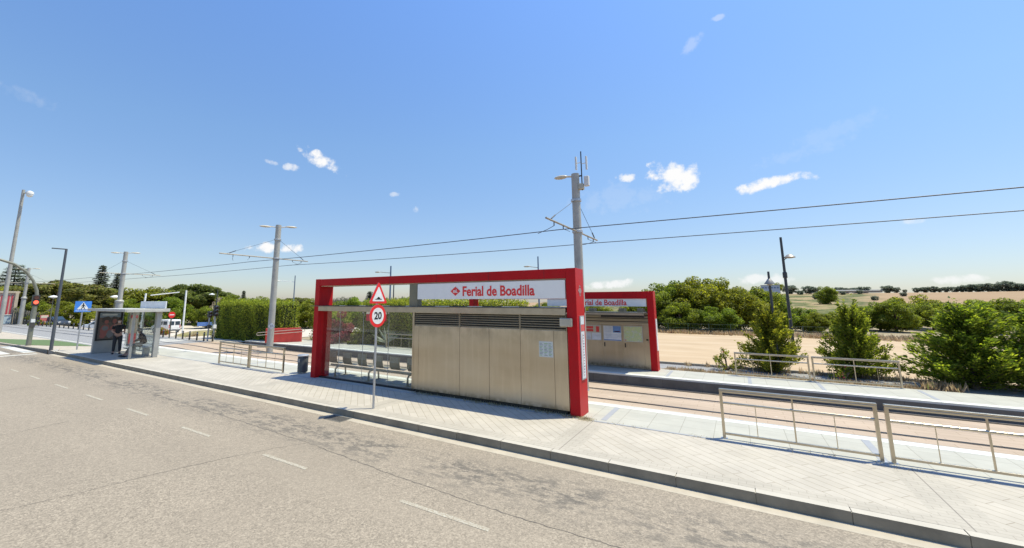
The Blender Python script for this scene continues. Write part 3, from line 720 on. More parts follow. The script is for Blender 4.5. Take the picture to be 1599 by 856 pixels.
copy_tree(ru, (-17.25, 18.1, Z0-.002), 0, 'railing on the far platform seen through the shelter glass, left panel', 'railings on the far platform', (1, 1, .88))
copy_tree(ru, (-14.95, 18.1, Z0-.002), 0, 'railing on the far platform mostly hidden behind the steel kiosk', 'railings on the far platform', (1, 1, .88))
sb_ = MB().box(2.70, 2.90, 9.765, 9.772, .9, .912)

# speed sign: bump triangle over a 20 disc, facing along the road
sg = empty('speed_sign', 'grey pole with a red bump warning triangle above a round 20 limit sign', 'road sign', (-7.8, 7.8, .15))
MB().tube([(0, 0, 0), (0, 0, 3.02)], .03, 12).build('pole', GALV, sg, smooth=True)
def disc(r, x0, x1, z, n=40, mi=None, mb=None): return (mb or MB()).prism([(r*math.cos(2*PI*k/n), z+r*math.sin(2*PI*k/n)) for k in range(n)], x0, x1, 'x', mi)
d_ = disc(.285, .035, .047, 2.25, mi=0); disc(.205, .0475, .0495, 2.25, mb=d_, mi=1); disc(.286, .028, .0345, 2.25, mb=d_, mi=2)
di = d_.build('limit_disc', [SREDP, WHITEP, GALV], sg)
text_mb('20', .25, BLACKP, 'lettering', di, face_x(.0505, 0, 2.247), .007, 1.05)
def rtri(s, zc, rr, n=5):
    pts = []
    for k, (a) in enumerate((90, 210, 330)):
        cx_, cz = s*math.cos(R(a)), s*math.sin(R(a)); dx, dz = math.cos(R(a)), math.sin(R(a)); cx_ -= dx*rr*2; cz -= dz*rr*2
        for j in range(-n, n+1):
            t = R(a + 60*j/n); pts.append((cx_+rr*math.cos(t), zc+cz+rr*math.sin(t)))
    return pts
t_ = MB().prism(rtri(.375, 2.75, .035), .035, .047, 'x', 0); t_.prism(rtri(.255, 2.745, .02), .0475, .0495, 'x', 1); t_.prism(rtri(.376, 2.75, .035), .028, .0345, 'x', 2)
hump = [(-.115, 2.66), (-.115, 2.675), (-.06, 2.685), (-.03, 2.72), (0, 2.732), (.03, 2.72), (.06, 2.685), (.115, 2.675), (.115, 2.66)]
tr_ = t_.build('warning_triangle', [SREDP, WHITEP, GALV], sg)
MB().prism([(a*1.0, b+.0) for a, b in hump], .050, .0515, 'x').build('bump_symbol', BLACKP, tr_)
MB().box(-.035, .03, -.04, .04, 2.15, 2.19).box(-.035, .03, -.04, .04, 2.66, 2.70).build('bracket', GALV, sg)

# ---------------------------------------------------------------- far tram shelter (seen from its track side)
fs = empty('tram_shelter', 'far tram stop shelter across the tracks with posters and map on its steel doors', 'tram shelter', (-7, 17.8, Z0))
def PF(mb, name, mat, parent=None, **k):
    for i, v in enumerate(mb.v): mb.v[i] = (v[0]+7, v[1]-17.8, v[2]-Z0)
    return mb.build(name, mat, parent or fs, **k)
PF(MB().box(-2.96, -2.72, 17.5, 18.0, .153, 3.17), 'frame_leg', RED, bevel=.006)
PF(MB().box(-11.2, -10.96, 17.5, 18.0, .153, 3.17), 'frame_leg', RED, bevel=.006)
PF(MB().box(-10.957, -2.963, 17.505, 17.995, 2.88, 3.165), 'frame_beam', RED, bevel=.005)
fn = PF(MB().box(-7.1, -2.99, 17.53, 17.63, 2.575, 2.877), 'name_sign', PANELW, bevel=.004)
T1 = Matrix.Translation((7, -17.8, -Z0))
text_mb('Ferial de Boadilla', .27, SREDP, 'lettering', fn, T1 @ face_y(-4.70, 17.526, 2.73), .005, .78, fit=(1.95, .23))
diamond_logo(fn, T1 @ face_y(-6.0, 17.527, 2.73), .13)
PF(MB().box(-11.1, -2.98, 16.75, 17.9, 2.33, 2.36), 'canopy_roof', M('canopy_top', (.11, .105, .09), .55, .3))
PF(MB().box(-11.1, -2.98, 16.74, 16.78, 2.25, 2.328), 'canopy_fascia', M('fascia_steel', (.42, .36, .27), .4, .85))
bk = MB()
for x in (-10, -8.4, -6.8, -5.2, -4.0, -3.3): bk.box(x, x+.22, 17.3, 17.7, 2.362, 2.50)
PF(bk, 'canopy_bracket_row', BROWNM)
PF(MB().box(-4.6, -3.0, 16.9, 17.2, 2.16, 2.249), 'lamp_housing', BLACKP)
PF(MB().box(-7.0, -3.0, 17.70, 18.0, .17, 2.32), 'kiosk_body', STEEL)
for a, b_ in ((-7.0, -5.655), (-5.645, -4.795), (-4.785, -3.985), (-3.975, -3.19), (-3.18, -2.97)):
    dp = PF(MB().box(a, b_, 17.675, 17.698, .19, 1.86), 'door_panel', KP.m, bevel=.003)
    if b_-a > .5 and a > -6: PF(MB().box(a+.06, a+.10, 17.655, 17.674, .96, 1.12), 'handle', BLACKP, dp)
lb = MB()
for k in range(6): lb.box(-7.0, -2.98, 17.66+.01*(k % 2), 17.699, 1.89+.062*k, 1.93+.062*k, k % 2)
PF(lb, 'louvre', [LOUV, M('louvre_dark', (.08, .07, .055), .6, .5)])
def poster(a, b_, z0, z1, mats, cells, seed):
    p = PF(MB().box(a, b_, 17.655, 17.674, z0, z1), 'poster_frame', GALV)
    r_ = random.Random(seed); q = MB(); q.box(a+.02, b_-.02, 17.650, 17.654, z0+.02, z1-.02, 0)
    for (u0, u1, v0, v1, mi) in cells:
        q.box(a+.02+(b_-a-.04)*u0, a+.02+(b_-a-.04)*u1, 17.646, 17.6495, z0+.02+(z1-z0-.04)*v0, z0+.02+(z1-z0-.04)*v1, mi)
    PF(q, 'poster', mats, p)
pw = M('poster_white', (.58, .60, .64), .4); pr_ = M('poster_red', (.60, .05, .05), .4); pb = M('poster_blue', (.12, .22, .45), .4); pg = M('poster_bluegrey', (.40, .45, .55), .4); pbg = M('poster_beige', (.48, .44, .34), .5)
poster(-5.62, -4.82, 1.19, 1.80, [pbg, pr_, pw, pg], [(.05, .6, .78, .95, 1), (.05, .6, .58, .74, 1), (.75, .92, .55, .95, 1), (0, .46, 0, .5, 2), (.5, 1, 0, .5, 2), (.1, .4, .1, .12, 3), (.1, .4, .2, .22, 3), (.6, .9, .3, .32, 3)], 1)
poster(-4.74, -4.02, 1.19, 1.80, [pw, pb, pg, pr_], [(.55, 1, .55, 1, 1), (.05, .5, .9, .93, 2), (.05, .45, .8, .83, 2), (.05, .5, .7, .73, 2), (.05, .45, .6, .63, 2), (.0, 1, 0, .06, 1), (.1, .9, .3, .33, 2), (.1, .8, .4, .43, 2), (.62, .95, .6, .66, 3), (.1, .8, .2, .22, 2)], 2)
g = NG('map_poster')
c = g.ramp(g.noise(9, 5, .6), [(.35, (.50, .50, .46)), (.5, (.42, .50, .25)), (.62, (.55, .52, .30)), (.7, (.45, .40, .50))])
MAPM = g.out(c, .4)
poster(-3.93, -3.22, 1.19, 1.80, [MAPM, pw, pr_], [(.02, .1, .04, .10, 2)], 3)
PF(MB().box(-3.10, -3.02, 17.655, 17.674, 1.26, 1.32), 'intercom', BLACKP)
dc2 = PF(MB().box(-2.718, -2.70, 17.62, 17.88, .9, 2.1), 'display_case', PANELW)

# ---------------------------------------------------------------- catenary poles, wires
def gdisc(): pass
def arm_set(root, z, yn, yf, x=0):
    MB().tube([(x, yn, z), (x, yf, z)], .03, 8).build('cross_arm', M('arm_grey', (.36, .34, .29), .5, .3), root)
def oh_pole(x, y, h, label, r, arm_z, yn, yf, antenna=False, base=-.2):
    t = empty('catenary_pole', label, 'tram pole', (x, y, base), 0, 'tram catenary poles')
    MB().lathe((0, 0, 0), [(r, 0), (r*.98, 1.4), (r*.95, 2.4), (r*.86, h)] if r < .2 else [(r, 0), (r, 1.2), (r*.9, 1.25), (r*.86, h)], 20).build('mast', POLEG, t, smooth=True)
    MB().lathe((0, 0, 0), [(r*1.1, 0), (r*1.1, .02), (r*1.02, .05)], 20).build('base_plate', GALV, t)
    col = MB()
    for z in (arm_z, arm_z+1.15): col.lathe((0, 0, z), [(r*1.02, -.05), (r*1.12, -.04), (r*1.12, .04), (r*1.02, .05)], 20)
    col.build('collar', GALV, t)
    arm = MB().tube([(0, yn, arm_z), (0, yf, arm_z)], .032, 8).build('cross_arm', M('arm_beige', (.38, .34, .27), .5, .3), t)
    for s in (yn, yf):
        e = s*.88
        MB().tube([(0, .1*(1 if s > 0 else -1), arm_z+1.15), (0, e, arm_z+.03)], .008, 5).tube([(0, e*.84, arm_z+.03+1.12*.17), (0, e*.96, arm_z+.06)], .022, 6).build('stay', WIREM, t)
        ins = MB().tube([(0, s*.78, arm_z), (0, s*.78, arm_z-.14)], .018, 6).tube([(0, s*.5, arm_z), (0, s*.5, arm_z-.12)], .018, 6)
        ins.tube([(0, s*.78, arm_z-.14), (-.28, s*.74, arm_z-.22), (-.7, s*.66, arm_z-.28)], .010, 5).tube([(0, s*.5, arm_z-.12), (.3, s*.58, arm_z-.27)], .008, 5)
        ins.build('wire_hanger', M('hanger_dark', (.06, .07, .09), .6), t)
    return t
A_ = oh_pole(-4.62, 14.45, 7.6, 'thick grey tram pole rising behind the near shelter, with antennas and one lamp', .165, 5.45, -2.95, 2.5)
lf = MB().ball((-.55, 0, 7.56), (.26, .11, .075), 8); lf.tube([(0, 0, 7.5), (-.35, 0, 7.56)], .035, 8)
lf.build('lamp_head', M('lamp_beige', (.50, .45, .36), .5), A_, smooth=True)
an = MB().tube([(.24, 0, 6.95), (.24, 0, 8.42)], .022, 8); an.tube([(0, 0, 7.1), (.24, 0, 7.1)], .03, 6).tube([(0, 0, 7.5), (.24, 0, 7.5)], .03, 6)
an.build('antenna_mast', DARKM, A_)
for dx, z0, z1, nm in ((.05, 7.75, 8.25, 'a'), (.43, 7.7, 8.2, 'b')):
    MB().box(dx-.028, dx+.028, -.04, .04, z0, z1).tube([(.24, 0, (z0+z1)/2), (dx, 0, (z0+z1)/2)], .015, 6).build('antenna_panel', M('antenna_white', (.60, .60, .58), .5), A_, bevel=.01)
MB().box(.33, .50, -.08, .08, 7.08, 7.45).build('antenna_box', M('antenna_white', (.60, .60, .58), .5), A_, bevel=.02)
MB().box(.12, .30, -.1, .1, 6.98, 7.2).build('junction_box', M('box_beige', (.42, .39, .31), .45, .2), A_, bevel=.02)
B_ = oh_pole(-23.3, 14.75, 7.6, 'tram pole with two lamp heads and a diamond plate left of the near shelter', .185, 5.55, -3.3, 2.2)
def twin_lamps(t, z, ang=0):
    for s in (-1, 1):
        m = MB().ball((s*.72, 0, z+.04*s), (.34, .12, .06), 8); m.tube([(0, 0, z-.05), (s*.45, 0, z+.02*s)], .028, 8)
        o = m.build('lamp_head', M('lamp_beige', (.50, .45, .36), .5), t, smooth=True); o.rotation_euler = (0, 0, ang)
twin_lamps(B_, 7.5, R(62))
pl = MB().prism([(-.2, 0), (0, -.2), (.2, 0), (0, .2)], 0, .012, 'y'); 
o = pl.build('number_plate', M('plate_grey', (.55, .57, .58), .5), B_); o.data.transform(Matrix.Translation((.1, -.22, 1.55))); o.rotation_euler = (0, 0, R(35))
text_mb('21', .17, M('print_dark', (.15, .16, .18), .7), 'lettering', o, face_y(.1, -.223, 1.55), .003)
C_ = oh_pole(-46.9, 14.9, 7.5, 'third tram pole with two lamp heads, rising behind the bus shelter', .19, 5.5, -1.7, 2.9)
MB().lathe((0, 0, 0), [(.27, 0), (.27, 2.9), (.32, 2.95), (.32, 3.05), (.2, 3.15)], 20).build('sleeve', POLEG, C_, smooth=True)
twin_lamps(C_, 7.4, R(70))
D_ = oh_pole(-75.0, 14.2, 7.2, 'distant tram pole near the left edge beside the tall camera mast', .17, 5.3, -2.2, 2.6)
MB().lathe((0, 0, 0), [(.22, 0), (.22, 3.3), (.28, 3.35), (.28, 3.5), (.17, 3.6)], 16).build('sleeve', POLEG, D_, smooth=True)
twin_lamps(D_, 7.1, R(75))
def wire(name, label, pts, sag):
    out = []
    for (a, b) in zip(pts, pts[1:]):
        for k in range(12):
            t = k/12; p = Vector(a).lerp(Vector(b), t); p.z -= sag*4*t*(1-t); out.append(p)
    out.append(Vector(pts[-1]))
    tag(MB().tube(out, .014, 5).build(name, WIREM), label, 'wire', 'overhead tram wires')
wire('overhead_wire', 'overhead wire above the track nearer the road, the upper one in the picture', [(-100, 12.6, 5.0), (-75, 13.0, 5.0), (-46.9, 13.75, 5.02), (-23.3, 13.15, 5.02), (-4.62, 12.5, 5.03), (22, 12.9, 5.1)], .05)
wire('overhead_wire', 'overhead wire above the far track, the lower one in the picture', [(-100, 15.4, 5.0), (-75, 15.8, 5.0), (-46.9, 16.6, 5.02), (-23.3, 15.75, 5.02), (-4.62, 16.15, 5.03), (22, 15.7, 5.1)], .05)

# ---------------------------------------------------------------- lamp posts and masts
def post(name, label, cat, x, y, z, h, r, mat, group=None):
    t = empty(name, label, cat, (x, y, z), 0, group)
    MB().lathe((0, 0, 0), [(r, 0), (r*.9, h*.45), (r*.7, h)], 12).build('pole', mat, t, smooth=True)
    return t
t = post('street_lamp', 'shorter dark park lamp post with a conical hood in front of the first conifer', 'lamp post', 1.17, 20.35, 0, 3.95, .055, DARKM, 'dark lamp posts beyond the far platform')
MB().lathe((0, 0, 3.45), [(.04, .22), (.08, .17), (.18, .02), (.18, 0), (.05, .0)], 16).build('lamp_hood', M('hood_grey', (.30, .28, .25), .5, .4), t, smooth=True)
MB().lathe((0, 0, 3.40), [(.02, 0), (.09, .01), (.06, .05)], 12).build('lamp_glass', M('lamp_glass', (.7, .68, .6), .3), t)
t = post('street_lamp', 'taller dark lamp post with a small side lamp, right of the shorter one', 'lamp post', 2.03, 24.4, 0, 5.8, .07, DARKM, 'dark lamp posts beyond the far platform')
MB().lathe((.26, 0, 4.78), [(.02, .20), (.10, .17), (.22, .06), (.22, .03), (.08, .0)], 14).build('lamp_hood', M('hood_grey', (.30, .28, .25), .5, .4), t, smooth=True)
MB().tube([(0, 0, 4.7), (.2, 0, 4.84)], .02, 6).build('bracket', DARKM, t)
MB().lathe((0, 0, 3.85), [(.06, 0), (.09, .03), (.09, .27), (.06, .3)], 12).build('collar', DARKM, t)
t = post('street_lamp', 'dark grey road lamp with a short flat head, left of the bus shelter', 'lamp post', -32.89, 7.62, .07, 5.75, .085, M('lamp_slate', (.09, .10, .115), .45, .2))
MB().box(-.05, .05, -.62, .02, 5.70, 5.76).build('lamp_head', M('lamp_slate', (.09, .10, .115), .45, .2), t, bevel=.01)
t = post('camera_mast', 'very tall pale mast with a white dome camera at the left edge', 'mast', -54.6, 9.15, .0, 12.95, .16, POLEG)
MB().tube([(0, 0, 12.6), (.5, .2, 12.7)], .05, 8).build('bracket', POLEG, t)
cm = MB().ball((.75, .3, 12.45), .24, 8); cm.lathe((.75, .3, 12.5), [(.25, 0), (.27, .02), (.25, .22), (.05, .32)], 14)
cm.build('camera_dome', WHITEP, t, smooth=True)
t = post('street_lamp', 'blue grey lamp post showing above the red beam beside the warning triangle', 'lamp post', -23.3, 24.7, 0, 5.62, .08, M('lamp_blue', (.10, .16, .26), .45, .2), 'lamp posts behind the shelters')
MB().tube([(0, 0, 5.05), (-.9, -.3, 5.15)], .025, 6).ball((-1.1, -.36, 5.15), (.28, .14, .06), 6).build('lamp_head', POLEG, t)
post('street_lamp', 'thin dark lamp post seen in the opening right of the warning triangle', 'lamp post', -27.2, 29.3, -.9, 5.6, .07, DARKM, 'lamp posts behind the shelters')
t = post('street_lamp', 'lamp post top poking above the red beam left of the antenna pole', 'lamp post', -10.21, 23.9, 0, 5.55, .055, M('lamp_blue', (.10, .16, .26), .45, .2), 'lamp posts behind the shelters')
MB().tube([(0, 0, 4.85), (-.6, 0, 4.95)], .02, 6).ball((-.75, 0, 4.96), (.24, .12, .05), 6).build('lamp_head', POLEG, t)
t = post('street_lamp', 'thin grey lamp post with an arm right of the middle tram pole, before the trees', 'lamp post', -49.35, 34.13, -.92, 7.15, .09, M('lamp_blue2', (.16, .2, .26), .45, .2), 'lamp posts behind the shelters')
MB().tube([(0, 0, 6.3), (-1.4, -1.2, 6.45)], .03, 6).ball((-1.6, -1.4, 6.45), (.35, .3, .07), 6).build('lamp_head', WHITEP, t)
t = post('street_lamp', 'thin dark lamp post standing before the clipped hedge', 'lamp post', -34.1, 16.9, -.05, 3.7, .05, DARKM, 'lamp posts behind the shelters')
MB().lathe((-.3, -.25, 3.35), [(.02, .12), (.2, .04), (.2, 0), (.04, 0)], 12).build('lamp_head', WHITEP, t)
for x, y, lb_ in ((-66.3, 14.9, 'white disc lamp on a thin post just left of the dark road lamp'), (-59.2, 18.36, 'white disc lamp left of the tram pole behind the bus shelter')):
    t = post('street_lamp', lb_, 'lamp post', x, y, -.5, 3.9, .05, M('olive_post', (.14, .14, .09), .5), 'white disc lamps among the trees')
    MB().lathe((0, 0, 3.8), [(.10, -.12), (.45, 0), (.45, .05), (.2, .16), (.05, .2)], 16).build('lamp_hood', WHITEP, t)

# ---------------------------------------------------------------- bus shelter with its people
bs = empty('bus_shelter', 'pale grey bus shelter with a big advertising end panel on the left pavement', 'bus shelter', (-25.8, 8.6, .15))
def PS(mb, name, mat, parent=None, **k):
    for i, v in enumerate(mb.v): mb.v[i] = (v[0]+25.8, v[1]-8.6, v[2]-.15)
    return mb.build(name, mat, parent or bs, **k)
BSG = M('shelter_grey', (.34, .335, .31), .45, .2); BSW = M('shelter_white', (.44, .43, .39), .5)
PS(MB().prism([(-28.1, 7.72), (-23.4, 7.72), (-23.4, 9.42), (-28.1, 9.42)], 2.36, 2.42).box(-28.15, -23.35, 7.66, 7.72, 2.30, 2.43).box(-23.4, -23.34, 7.72, 9.45, 2.28, 2.43), 'roof', BSW, bevel=.015)
PS(MB().box(-28.0, -23.5, 7.8, 9.35, 2.32, 2.358), 'ceiling', M('shelter_ceiling', (.40, .38, .33), .6))
bo = PS(MB().box(-26.6, -23.7, 9.36, 9.42, 2.43, 2.78), 'name_board', M('board_pale', (.66, .68, .70), .5), bevel=.01)
for x, y, w in ((-23.88, 8.22, .05), (-23.68, 9.12, .10)):
    PS(MB().box(x-w, x+w, y-w, y+w, .15, 2.30), 'post', BSG, bevel=.012)
ap = PS(MB().box(-28.1, -27.92, 8.0, 9.14, .15, 2.34), 'advert_case', BSG, bevel=.012)
PS(MB().box(-27.918, -27.895, 8.05, 9.09, .78, 2.26), 'advert_frame', BLACKP, ap)
ad = MB(); ad.box(-27.893, -27.888, 8.13, 9.0, .85, 2.2, 0)
def blob(y, z, ry, rz, mi, k=0):
    ad.prism([(y+ry*math.cos(t*PI/8)*(1+.12*math.sin(3*t+k)), z+rz*math.sin(t*PI/8)*(1+.1*math.cos(2*t+k))) for t in range(16)], -27.887+.001*len(ad.f)/90, -27.885+.001*len(ad.f)/90, 'x', mi)
ad.box(-27.8875, -27.886, 8.13, 9.0, .85, 1.95, 4); ad.box(-27.8855, -27.8845, 8.22, 8.85, 2.05, 2.13, 3)
blob(8.42, 1.82, .2, .18, 1); blob(8.43, 1.72, .09, .10, 2, 2); blob(8.40, 1.3, .2, .3, 2, 1); blob(8.4, 1.4, .13, .12, 5, 3); blob(8.32, 1.02, .12, .13, 2, 4)
blob(8.75, 1.78, .15, .22, 1, 2); blob(8.76, 1.75, .09, .12, 2, 1); blob(8.78, 1.35, .18, .25, 2, 5); blob(8.62, 1.1, .14, .2, 5, 2); blob(8.85, 1.02, .08, .12, 1, 3)
PS(ad, 'advert_poster', [M('ad_sky', (.20, .26, .32), .3), M('ad_dark', (.06, .05, .045), .4), M('ad_red', (.30, .10, .08), .4), M('ad_pale', (.55, .6, .62), .4), M('ad_brown', (.12, .09, .07), .4), M('ad_grey', (.18, .17, .17), .4)], ap)
tp = PS(MB().box(-27.4, -27.35, 9.22, 9.62, .45, 2.28), 'timetable_panel', M('timetable_beige', (.36, .32, .25), .5))
PS(MB().box(-27.347, -27.343, 9.26, 9.58, 1.9, 2.05).box(-27.347, -27.343, 9.26, 9.58, .62, 1.1).box(-27.347, -27.343, 9.26, 9.58, .5, .58), 'timetable_print', M('ad_red2', (.52, .09, .09), .4), tp)
PS(MB().box(-27.9, -23.75, 9.30, 9.312, .35, 2.3), 'back_glass', GLASS)
PS(MB().box(-23.70, -23.69, 8.3, 9.05, .35, 2.2), 'side_glass', GLASS)
PS(MB().box(-27.9, -23.75, 9.28, 9.33, .29, .345).box(-25.9, -25.86, 9.28, 9.33, .35, 2.3), 'glass_frame', BSG)
bb = empty('bench', 'grey slab bench inside the bus shelter', 'bench', (-25.2, 9.05, .15))
MB().box(-1.15, 1.15, -.18, .18, .43, .48).build('seat', M('bench_grey', (.30, .30, .30), .6), bb, bevel=.01)
for x in (-.85, .75): MB().box(x-.1, x+.1, -.12, .12, 0, .43).build('leg', BSG, bb)

# people ----------------------------------------------------------------
def skin_mesh(name, chains, mat, parent, sub=2):
    """chains: list of [(x, y, z, r), ...]; each later chain may start with an int = index of an existing vertex."""
    v = []; e = []; rad = []
    for ch in chains:
        prev = None
        for q in ch:
            if isinstance(q, int): prev = q; continue
            v.append(q[:3]); rad.append(q[3]); i = len(v)-1
            if prev is not None: e.append((prev, i))
            prev = i
    me = bpy.data.meshes.new(name); me.from_pydata(v, e, [])
    o = bpy.data.objects.new(name, me); C.objects.link(o)
    md = o.modifiers.new('skin', 'SKIN'); md.use_smooth_shade = True
    for i, r in enumerate(rad):
        sv = me.skin_vertices[0].data[i]; sv.radius = (r, r) if not isinstance(r, tuple) else r; sv.use_root = (i == 0)
    sb = o.modifiers.new('sub', 'SUBSURF'); sb.levels = sub; sb.render_levels = sub
    dg = bpy.context.evaluated_depsgraph_get(); nm = bpy.data.meshes.new_from_object(o.evaluated_get(dg))
    bpy.data.objects.remove(o); nm.name = name; nm.materials.clear(); nm.materials.append(mat)
    nm.polygons.foreach_set('use_smooth', [True]*len(nm.polygons))
    o = bpy.data.objects.new(name, nm); C.objects.link(o); o.parent = parent
    return o
SKIN = M('skin', (.42, .24, .17), .55); CLB = M('black_cloth', (.018, .019, .022), .85, 0, .3, 8); CLT = M('dark_trousers', (.03, .032, .036), .85, 0, .3, 8); HAIR = M('dark_hair', (.02, .014, .010), .6); CLL = M('beige_trousers', (.20, .17, .13), .85); MASK = M('pale_mask', (.6, .62, .64), .7)
def head(parent_chain_top, body, c, fw):
    """ears, nose, hair, eyes, mouth around head centre c, looking along fw (unit, horizontal)."""
    f = Vector(fw); r = f.cross(Vector((0, 0, 1)))
    fm = MB()
    for s in (-1, 1): fm.ball(Vector(c)+r*s*.034+f*.092+Vector((0, 0, .012)), .011, 5)
    fm.build('eyes', BLACKP, body)
    MB().ball(Vector(c)+f*.094-Vector((0, 0, .055)), (.024, .012, .007), 5).build('mouth', M('lips', (.3, .1, .09), .6), body)
    return r
def hand(w, d, side):
    """palm plus five curled fingers: chains from wrist w along d."""
    d = Vector(d).normalized(); w = Vector(w); up = Vector((0, 0, 1)); s = d.cross(up).normalized() if abs(d.z) < .9 else Vector((1, 0, 0))
    ch = []; n = s.cross(d).normalized()
    for k, L in enumerate((.066, .076, .071, .055)):
        b = w + d*.085 + s*(k-1.5)*.021
        ch.append([tuple(w + d*.02 + s*(k-1.5)*.014) + (.012,), tuple(b) + (.011,), tuple(b + d*L*.55 - n*.012) + (.009,), tuple(b + d*L*.8 - n*.04) + (.008,)])
    b = w + d*.03 + s*side*.03
    ch.append([tuple(w + d*.01) + (.013,), tuple(b) + (.012,), tuple(b + d*.03 + s*side*.02 - n*.01) + (.010,), tuple(b + d*.055 + s*side*.012 - n*.025) + (.008,)])
    return ch
# standing person by the advert, hands together in front, looking down
p1 = empty('person', 'masked person in black top standing before the advert panel, hands together', 'person', (-26.75, 8.62, .15), R(-25))
legs = [[(0, 0, .94, .13), (0, 0, 1.10, .125), (0, .01, 1.28, .15), (0, .01, 1.42, .14), (0, 0, 1.50, .06), (.015, 0, 1.57, .058), (.03, 0, 1.66, .095), (.025, 0, 1.73, .085)],
        [0, (.02, -.10, .86, .095), (.03, -.11, .48, .062), (0, -.12, .10, .042), (.12, -.13, .04, .04)],
        [0, (.02, .10, .86, .095), (.03, .12, .48, .062), (0, .14, .10, .042), (.12, .16, .04, .04)],
        [3, (0, -.20, 1.40, .058), (.02, -.25, 1.14, .042), (.22, -.10, 1.06, .030)],
        [3, (0, .20, 1.40, .058), (.02, .25, 1.14, .042), (.22, .10, 1.06, .030)]]
hands = hand((.22, -.10, 1.06), (.6, .7, -.1), 1) + hand((.22, .10, 1.06), (.6, -.7, -.1), -1)
body = skin_mesh('body', legs + hands, SKIN, p1)
head(None, body, (.035, 0, 1.66), (1, 0, 0))
skin_mesh('top', [[(0, 0, .96, .15), (0, 0, 1.10, .145), (0, .01, 1.28, .168), (0, .01, 1.42, .15), (0, 0, 1.48, .075)], [3, (0, -.20, 1.40, .072), (.01, -.24, 1.2, .062)], [3, (0, .20, 1.40, .072), (.01, .24, 1.2, .062)]], CLB, p1)
skin_mesh('trousers', [[(0, 0, .97, .14)], [0, (.02, -.10, .86, .108), (.03, -.11, .48, .078), (0, -.12, .11, .062)], [0, (.02, .10, .86, .108), (.03, .12, .48, .078), (0, .14, .11, .062)]], CLT, p1)
for y in (-.125, .15): MB().ball((.05, y, .045), (.13, .05, .045), 8).build('shoe', BLACKP, p1, smooth=True)
MB().ball((.005, 0, 1.705), (.105, .098, .095), 10).ball((-.03, 0, 1.64), (.085, .095, .10), 8).build('hair', HAIR, p1, smooth=True)
MB().ball((.085, 0, 1.605), (.045, .05, .035), 8).build('face_mask', MASK, p1, smooth=True)
# seated person facing the road, in black, head bowed over the hands
p2 = empty('person', 'person in black sitting on the bus shelter bench, bent forward, legs stretched out', 'person', (-24.72, 9.05, .15), R(-112))
ch = [[(0, 0, .56, .135), (.05, 0, .72, .125), (.12, 0, .90, .15), (.16, 0, 1.02, .13), (.20, 0, 1.09, .06), (.23, 0, 1.14, .055), (.27, 0, 1.21, .088), (.27, 0, 1.27, .08)],
      [0, (.18, -.10, .55, .09), (.46, -.12, .52, .065), (.70, -.13, .12, .042), (.80, -.13, .05, .04)],
      [0, (.18, .10, .55, .09), (.44, .13, .53, .065), (.60, .15, .12, .042), (.71, .16, .05, .04)],
      [3, (.16, -.19, 1.00, .056), (.24, -.24, .76, .042), (.44, -.08, .72, .03)],
      [3, (.16, .19, 1.00, .056), (.24, .24, .76, .042), (.44, .08, .72, .03)]]
body = skin_mesh('body', ch + hand((.44, -.08, .72), (.8, .5, .1), 1) + hand((.44, .08, .72), (.8, -.5, .1), -1), SKIN, p2)
head(None, body, (.275, 0, 1.205), (1, 0, 0))
skin_mesh('jacket', [[(0, 0, .56, .15), (.05, 0, .72, .15), (.12, 0, .90, .168), (.16, 0, 1.02, .145), (.20, 0, 1.08, .07)], [3, (.16, -.19, 1.00, .07), (.24, -.24, .77, .055), (.39, -.12, .73, .042)], [3, (.16, .19, 1.00, .07), (.24, .24, .77, .055), (.39, .12, .73, .042)]], CLB, p2)
skin_mesh('trousers', [[(0, 0, .55, .14)], [0, (.18, -.10, .56, .105), (.46, -.12, .53, .08), (.68, -.13, .16, .058)], [0, (.18, .10, .56, .105), (.44, .13, .54, .08), (.585, .15, .16, .058)]], CLL, p2)
for x, y in ((.80, -.13), (.70, .16)): MB().ball((x+.03, y, .045), (.13, .05, .045), 8).build('shoe', BLACKP, p2, smooth=True)
MB().ball((.245, 0, 1.255), (.105, .098, .09), 10).ball((.20, 0, 1.19), (.08, .092, .09), 8).build('cap', BLACKP, p2, smooth=True)

# ---------------------------------------------------------------- signs, signals, bollards
cs = empty('crossing_sign', 'blue square pedestrian crossing sign on a grey pole left of the bus shelter', 'road sign', (-31.44, 8.34, .07))
MB().tube([(0, 0, 0), (0, 0, 2.62)], .035, 10).build('pole', GALV, cs, smooth=True)
bp_ = MB().box(.036, .048, -.36, .36, 2.12, 2.72).build('sign_plate', BLUEP, cs, bevel=.003)
MB().prism([(-.27, 2.26), (.27, 2.26), (0, 2.68)], .0485, .051, 'x').build('triangle', WHITEP, bp_)
fig = MB().prism([(-.025, 2.55), (.025, 2.55), (.03, 2.6), (0, 2.63), (-.03, 2.6)], .0515, .054, 'x').prism([(-.035, 2.42), (.035, 2.42), (.03, 2.545), (-.03, 2.545)], .0515, .054, 'x')
fig.prism([(-.10, 2.28), (-.06, 2.28), (.02, 2.42), (-.03, 2.42)], .0515, .054, 'x').prism([(.06, 2.28), (.10, 2.28), (.03, 2.42), (-.01, 2.42)], .0515, .054, 'x').prism([(-.10, 2.44), (-.085, 2.42), (-.02, 2.50), (-.03, 2.53)], .0515, .054, 'x').prism([(.10, 2.44), (.085, 2.42), (.02, 2.50), (.03, 2.53)], .0515, .054, 'x')
for k in range(6): fig.box(.0515, .054, -.25+.09*k, -.205+.09*k, 2.263, 2.275)
fig.build('walking_figure', BLACKP, bp_)
text_mb('PASO DE PEATONES', .066, WHITEP, 'lettering', bp_, face_x(.0495, 0, 2.185), .001, 1)

